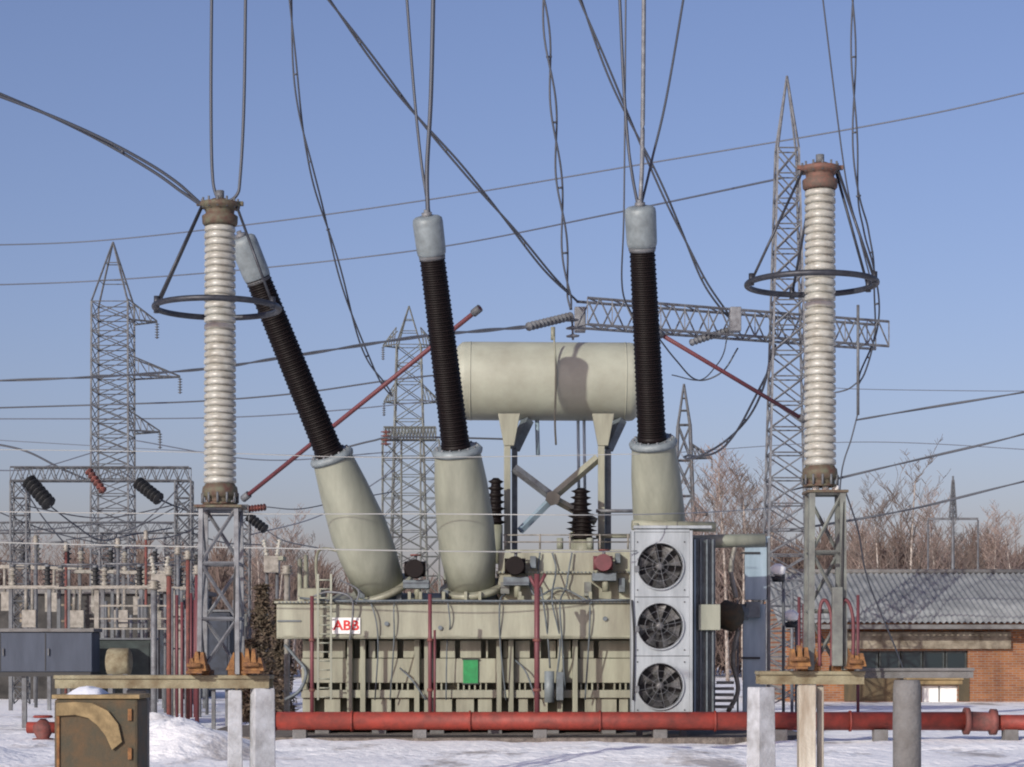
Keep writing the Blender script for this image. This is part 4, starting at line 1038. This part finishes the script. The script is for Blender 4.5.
# rack frames, pipes and poles behind the left stand
def rack(px0, px1, ys, D, label, m_, uprights):
    t = thing('steel_rack', (X((px0+px1)/2, D), D, 0), label, 'rack', 'steel racks in the left yard')
    for y in ys: MB().box(X(px0, D), X(px1, D), D-.05, D+.05, Z(y+1.6, D), Z(y, D)).build('rail', M[m_], t)
    for px in uprights: MB().box(X(px, D)-.06, X(px, D)+.06, D+.06, D+.17, -.1, Z(min(ys), D)).build('upright', M[m_], t)
rack(90, 184, (605, 618, 628), 57, 'pale three rail steel rack right of the blue grey cabinet', 'inspale', (96, 152, 180))
rack(-20, 184, (587,), 55, 'long pale rail on posts above the blue grey cabinet', 'inspale', (-10, 96, 172))
rack(92, 150, (650, 663), 50, 'low grey rack right of the blue grey cabinet', 'galv', (98, 126, 146))
def pole(px, D, yt, r, m_, label):
    c_ = Vector((X(px, D), D, -.1)); t = thing('steel_pole', (c_.x, D, 0), label, 'pole', 'slim poles behind the left arrester stand')
    MB().tube(c_, (c_.x, D, Z(yt, D)), r, n=10).build('pole', M[m_], t)
    MB().lathe((c_.x, D, Z(yt, D)), (c_.x, D, Z(yt-10, D)), [(0,r*1.2),(.2,r*2.4),(.35,r*1.3),(.5,r*2.3),(.65,r*1.2),(.8,r*2),(1,r)], 12).build('insulator', M['inspale'], t)
pole(169, 46, 576, .055, 'redrust', 'rusty pink pole left of the left arrester stand')
pole(154, 46, 590, .07, 'galv', 'pale grey pole beside the rusty pink pole')
pole(188, 50, 560, .05, 'redrust', 'dark red pole close left of the arrester stand')
pole(197, 48, 575, .05, 'maroon', 'maroon pole directly behind the left leg of the stand')
pole(240, 52, 565, .05, 'galvgreen', 'greenish pole behind the right leg of the left stand')
pole(287, 50, 575, .07, 'inspale', 'pale pole at the left end of the transformer')
def drum(px, py, D, w_, h_, label, m_):
    c_ = P(px, py, D); t = thing('equipment_tank', (c_.x, D, 0), label, 'tank')
    MB().lathe((c_.x-w_/2, D, c_.z), (c_.x+w_/2, D, c_.z), [(0,h_*.3),(.05,h_*.45),(.12,h_*.5),(.88,h_*.5),(.95,h_*.45),(1,h_*.3)], 20).build('body', M[m_], t)
    for sx in (-.3, .3): MB().box(c_.x+sx*w_-.05, c_.x+sx*w_+.05, D-.15, D+.15, -.1, c_.z-h_*.4).build('leg', M['galvdark'], t)
drum(119, 662, 46.5, .55, .62, 'small ochre tank above the left beam, before the dark green cabinet', 'beam')
def box_on_legs(name, px0, px1, y0, y1, D, m_, label):
    xa, xb, za, zb = X(px0, D), X(px1, D), Z(y1, D), Z(y0, D)
    t = thing(name, ((xa+xb)/2, D+.3, 0), label, 'cabinet')
    MB().box(xa, xb, D, D+.7, za, zb).build('body', M[m_], t, .012)
    MB().box(xa-.04, xb+.04, D-.05, D+.74, zb+.002, zb+.05).build('roof', M['galvdark'], t, .006)
    MB().box(xa+.06, xb-.06, D-.02, D-.002, za+.06, zb-.06).build('door', M[m_], t, .006)
    for xx in (xa+.08, xb-.08): MB().box(xx-.04, xx+.04, D+.1, D+.2, -.1, za-.002).build('leg', M['galvdark'], t)
M['dkgreen'] = mat('dark_green_paint', (.030,.045,.042), .7, 0, (.018,.024,.024), 4, .5)
M['dkblue'] = mat('dark_blue_paint', (.03,.042,.065), .7, 0, (.018,.022,.03), 4, .5)
box_on_legs('control_cabinet', 96, 152, 640, 700, 49, 'dkgreen', 'dark green cabinet right of the blue grey cabinet')
box_on_legs('control_cabinet', 209, 230, 612, 690, 46, 'dkblue', 'narrow dark blue cabinet seen through the left arrester stand')
box_on_legs('control_cabinet', 160, 206, 600, 676, 62, 'dkblue', 'dark cabinet behind the maroon pipe rack')
def pipe_rack(pxs, D, yt, label, m_):
    t = thing('pipe_rack', (X(pxs[0], D), D, 0), label, 'rack', 'steel racks in the left yard')
    for i, px in enumerate(pxs): MB().tube((X(px, D), D, -.1), (X(px, D), D, Z(yt+(i*7) % 23, D)), .04, n=8).build('upright', M[m_ if i % 3 else 'galv'], t)
    for y in (yt+28, yt+60, yt+92): MB().box(X(pxs[0]-1, D), X(pxs[-1]+1, D), D+.05, D+.09, Z(y+1.5, D), Z(y, D)).build('rail', M['galvdark'], t)
wire([(266, 507, 77.6), (300, 509, 78), (346, 500, 80), (392, 492, 84)], .022, 'thin dark wire from the red insulator to the pale green gantry', 'wire')
wire([(266, 530, 77.5), (285, 541, 76), (318, 548, 70)], .022, 'short thin wire falling from the black insulator near the left turret', 'wire')
pipe_rack((172, 177, 182, 186, 191, 195, 200), 54, 588, 'rack of close maroon uprights behind the left arrester stand', 'maroon')
pipe_rack((98, 106, 117, 131, 139, 146), 58, 594, 'rack of grey uprights behind the dark green cabinet', 'galvdark')
pipe_rack((234, 239, 246), 56, 600, 'short rack between the left stand and the dark bushes', 'galvgreen')
pipe_rack((792, 799, 804, 811, 858), 52, 590, 'rack of maroon uprights behind the right arrester stand', 'maroon')
def shackle_cluster(px, py, D, label):
    c_ = P(px, py, D); t = thing('voltage_transformer', (c_.x, D, 0), label, 'instrument transformer')
    MB().box(c_.x-.22, c_.x+.22, D-.2, D+.2, c_.z-.5, c_.z).build('tank', M['inspale'], t, .02)
    for sx in (-.05, .05): MB().tube((c_.x+sx*3, D, -.1), (c_.x+sx*3, D, c_.z-.5), .05, n=8).build('leg', M['galvdark'], t)
    for sx in (-.15, .15):
        pr = [(0,.05)]
        for k in range(5): pr += [(k/5+.03,.05), (k/5+.10,.10), (k/5+.15,.05)]
        MB().lathe((c_.x+sx, D, c_.z), (c_.x+sx*1.6, D, c_.z+.5), pr+[(1,.03)], 12).build('bushing', M['porc'], t)
shackle_cluster(160, 574, 58, 'pale instrument transformer with two small white bushings, left of the stand')
shackle_cluster(272, 556, 62, 'pale instrument transformer with two small bushings, left of the left turret')
for i, (px, D) in enumerate(((8, 70), (52, 69), (96, 70.5), (140, 69.5), (182, 70))):
    o = copy_tree(dp); o.location = (X(px, D), D, 0); o.scale = (1, 1, 1.28-.02*i)
    tag(o, 'taller disconnector in the back row, number %s from the left edge, under the portal beam' % ('one', 'two', 'three', 'four', 'five')[i], 'switchgear', 'back row of disconnectors at the left')
pole(36, 63, 545, .05, 'galvdark', 'dark thin pole between the first two front disconnectors')
pole(66, 64, 552, .045, 'redrust', 'thin rust coloured pole beside the leftmost portal column')
pole(118, 62, 548, .05, 'galvdark', 'dark thin pole in front of the tall lattice tower')
pole(146, 60, 540, .04, 'redrust', 'thin rust pole between the tower and the instrument transformer')
pole(178, 58, 555, .05, 'galv', 'grey pole in front of the right portal column')
pole(207, 56, 590, .045, 'galvdark', 'dark pole seen through the left arrester stand')
G5 = 'thin wires tangled over the left yard'
for i, (a, b, sag, D, lb) in enumerate((((-30, 500), (120, 548), 6, 66, 'thin wire falling from the left edge to the tower foot'), ((20, 482), (66, 545), 4, 65, 'thin wire from the leftmost portal column to the rust pole'),
    ((184, 482), (118, 540), 5, 64, 'thin wire falling left from the right portal column'), ((66, 540), (190, 500), 10, 66, 'thin wire rising right across the tall tower legs'),
    ((-30, 558), (196, 560), 8, 62, 'long thin sagging wire just above the front disconnectors'), ((20, 505), (184, 503), 14, 66, 'sagging wire strung under the portal beam'),
    ((146, 540), (210, 520), 5, 60, 'short thin wire to the left arrester stand top'), ((184, 530), (262, 545), 5, 66, 'thin wire from the right portal column towards the dark bushes'),
    ((120, 470), (196, 515), 5, 72, 'thin wire from the tall tower to the portal behind the stand'), ((250, 535), (395, 470), 12, 80, 'thin wire rising right behind the left turret'),
    ((-30, 470), (95, 452), 8, 90, 'dim wire from the left edge to the tall tower, upper'), ((132, 440), (392, 452), 14, 90, 'dim sagging wire from the tall tower to the pale green gantry'))):
    mx_, my_ = (a[0]+b[0])/2, (a[1]+b[1])/2+sag
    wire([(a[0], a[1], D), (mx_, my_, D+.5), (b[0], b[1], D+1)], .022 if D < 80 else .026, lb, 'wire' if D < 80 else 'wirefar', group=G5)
def rust_block(px0, px1, y0, D, label, seed):
    rng = random.Random(seed); xa, xb = X(px0, D), X(px1, D); zb_ = Z(674 if px0 < 500 else 669.5, D)+.006; zt_ = Z(y0, D)
    t = thing('rusty_bracket', ((xa+xb)/2, D, zb_), label, 'bracket', 'rusty steel brackets on the beams')
    h = zt_-zb_; w_ = xb-xa
    MB().box(xa, xb, D-.17, D+.17, zb_, zb_+.03).build('base_plate', M['rust'], t, .004)
    for k in range(3):
        x = xa+w_*(.12+.33*k); hh = h*rng.uniform(.6, 1)
        m = MB(); m.add([(x, D-.16, zb_+.031), (x+.09, D-.16, zb_+.031), (x+.055, D-.14, zb_+hh), (x+.02, D-.14, zb_+hh), (x, D+.13, zb_+.031), (x+.09, D+.13, zb_+.031), (x+.055, D+.02, zb_+hh), (x+.02, D+.02, zb_+hh)],
            [(0,1,2,3),(7,6,5,4),(0,4,5,1),(1,5,6,2),(2,6,7,3),(3,7,4,0)]); m.build('fin_plate', M['rust'], t, .004)
    MB().tube((xa+w_*.1, D-.19, zb_+h*.35), (xb-w_*.05, D-.19, zb_+h*.35), .028, n=8).build('clamp_rod', M['rust'], t)
rust_block(188, 204, 650, 24.72, 'rusty bracket left of the left arrester stand foot', 1)
rust_block(243, 262, 648, 24.72, 'rusty bracket right of the left arrester stand foot', 2)
rust_block(786, 806, 640, 24.72, 'tall rusty bracket left of the right arrester stand foot', 3)
rust_block(845, 860, 648, 24.72, 'rusty bracket right of the right arrester stand foot', 4)

# ------------------------------------------------------------------ trees
def grow(mbt, mbc, p, d, L, r, lev, maxl, rng, tmin=.008):
    segs = 4 if lev < 2 else 3; q = p; dd = d.copy(); pts = [p]
    for k in range(segs):
        dd = (dd + Vector((rng.uniform(-1,1), rng.uniform(-1,1), rng.uniform(-.3,.9)))*(.07 if lev == 0 else .16)).normalized()
        q = q + dd*(L/segs); pts.append(q)
    tgt = mbt if lev == 0 else mbc
    tgt.path(pts, lambda t: max(tmin, r*(1-.75*t)), 6 if lev == 0 else 3)
    if lev >= maxl: return
    nb = (13, 7, 6, 4)[min(lev, 3)]
    for b in range(nb):
        t = rng.uniform(.22 if lev == 0 else .15, 1.0); i = min(int(t*segs), segs-1); s0 = pts[i].lerp(pts[i+1], t*segs-i)
        ax = Vector((rng.uniform(-1,1), rng.uniform(-1,1), 0)).normalized()
        up = .95 if lev == 0 else .5
        nd = (ax + dd*up + Vector((0,0,.35))).normalized()
        grow(mbt, mbc, s0, nd, L*rng.uniform(.30,.48)*(1.25-.6*t if lev == 0 else 1), max(tmin, r*(1-.7*t)*.5), lev+1, maxl, rng, tmin)
def birch(seed, H, pale, tmin=.012):
    rng = random.Random(seed); t = thing('birch_tree', (0,0,0), 'x', 'tree'); a = MB(); b = MB()
    grow(a, b, Vector((0,0,-.2)), Vector((0,0,1)), H, H*.014, 0, 3, rng, tmin)
    a.build('trunk', M['bark'], t); b.build('crown', M['twigpale' if pale else 'twig'], t)
    return t
protos = [birch(s, 9.5, s % 2) for s in (1, 2, 3, 4)]
spots = [ # px, D, top row, prototype, label
 (712, 118, 496, 1, 'bare birch just right of the cooler top, leftmost of its clump'), (728, 112, 478, 0, 'tallest of the birches between the right bushing and the gantry mast'),
 (744, 120, 500, 1, 'bare birch above the pale blue side panel'), (757, 110, 490, 3, 'bare birch touching the gantry mast from the left'), (700, 125, 518, 2, 'low bare birch behind the cooler oil pipe'), (772, 122, 512, 0, 'bare birch directly behind the gantry mast'),
 (850, 122, 545, 0, 'low bare tree right beside the right arrester stand'), (868, 120, 535, 2, 'bare brown tree over the left end of the corrugated roof'), (884, 116, 515, 1, 'middling bare birch just left of the tallest one over the roof'),
 (904, 112, 480, 3, 'tallest pale birch above the brick building roof'), (922, 122, 515, 0, 'bare birch between the tallest birch and the far power pole'), (940, 118, 545, 2, 'low bare tree at the left leg of the far power pole'),
 (958, 126, 548, 1, 'low bare tree right under the far power pole'), (975, 115, 545, 3, 'low bare tree at the right leg of the far power pole'), (992, 120, 535, 0, 'bare tree right of the far power pole'), (1016, 118, 535, 2, 'bare tree at the right edge above the corrugated roof'),
 (262, 88, 548, 0, 'bare brown tree above the dark bushes left of the transformer'), (276, 84, 540, 2, 'bare brown tree nearest the left end of the transformer'), (291, 90, 556, 1, 'low bare tree peeping over the transformer left end'), (250, 92, 565, 3, 'bare tree directly right of the left arrester stand'),
 (60, 120, 562, 0, 'low bare tree seen between the left portal columns'), (25, 118, 555, 2, 'bare tree beside the leftmost portal column'), (8, 122, 552, 1, 'bare tree at the left edge of the picture')]
used = set()
for i, (px, D, yt, k, lb) in enumerate(spots):
    src = protos[k]
    o = src if k not in used else copy_tree(src); used.add(k)
    s_ = Z(yt, D)/9.3
    o.location = (X(px, D), D, 0); o.scale = (s_*.8, s_*.8, s_); o.rotation_euler = (0, 0, i*1.7)
    tag(o, lb, 'tree', 'bare trees behind the left yard' if px < 300 else 'bare birches behind the cooler' if px < 800 else 'bare birches behind the brick building')
# far wood: one mass
rng = random.Random(5); g = MB()
def wood(px0, px1, D0, D1, ytop, n, wd=.05):
    for i in range(n):
        px = rng.uniform(px0, px1); D = rng.uniform(D0, D1); x = X(px, D)
        top = Z(ytop(px) , D)*(.75+.35*noise.noise(Vector((px*.06, D*.05, 0)))+.12)
        z = rng.uniform(0, 1)**.8*top; L = rng.uniform(.8, 2.4); a = rng.gauss(0, .45)
        dx, dz = math.sin(a)*L, math.cos(a)*L; yaw = rng.uniform(-.6, .6); w_ = wd*rng.uniform(.5, 1.3)
        if z+dz > top*1.12: continue
        ox, oy = math.cos(yaw)*w_, math.sin(yaw)*w_
        g.add([(x-ox, D-oy, z), (x+ox, D+oy, z), (x+dx+ox*.3, D+oy*.3+yaw*.3, z+dz), (x+dx-ox*.3, D-oy*.3+yaw*.3, z+dz)], [(0,1,2,3)])
wood(-60, 330, 128, 140, lambda p: 550, 14000)
wood(330, 690, 130, 142, lambda p: 578, 5000)
wood(690, 1100, 130, 146, lambda p: 541 if p > 830 else 540, 26000)
wood(-120, 1150, 150, 170, lambda p: 575, 22000, .09)
tag(g.build('far_woods', M['woods']), 'dense bare brown woodland along the horizon', 'woodland', kind='stuff')

# dense bushes left of the transformer
def bush(px, D, ytop, rpx, label, seed):
    rng = random.Random(seed); cx = X(px, D); H = Z(ytop, D); Rr = rpx*D/F*1.2
    t = thing('dense_bush', (cx, D, 0), label, 'bush', 'dark bushes left of the transformer')
    MB().tube((cx, D, -.1), (cx, D, H*.9), .07, .02, 6).build('trunk', M['bark'], t)
    m = MB()
    for i in range(1700):
        z = rng.uniform(.02, 1); a = rng.uniform(0, 6.28); rr = Rr*(1.05-.55*z)*(rng.random()**.5)*(1+.35*math.sin(z*19+a*2)); c_ = Vector((cx+rr*math.cos(a), D+rr*math.sin(a), z*H))
        u = Vector((rng.uniform(-1,1), rng.uniform(-1,1), rng.uniform(-.4,.8))).normalized(); v = u.cross(Vector((rng.uniform(-1,1), rng.uniform(-1,1), rng.uniform(-1,1)))).normalized()
        l, w_ = rng.uniform(.06,.18), rng.uniform(.01,.03); m.add([c_-u*l-v*w_, c_-u*l*.2+v*w_*1.5, c_+u*l, c_-u*l*.2-v*w_*1.5], [(0,1,2,3)])
    m.build('crown', M['needle'], t)
bush(262, 52, 585, 11, 'taller dark brown green bush right of the left arrester stand', 1)
bush(281, 54, 600, 11, 'dark brown green bush touching the transformer end', 2)
bush(252, 49, 640, 12, 'low rusty brown bush close to the left arrester stand', 3)
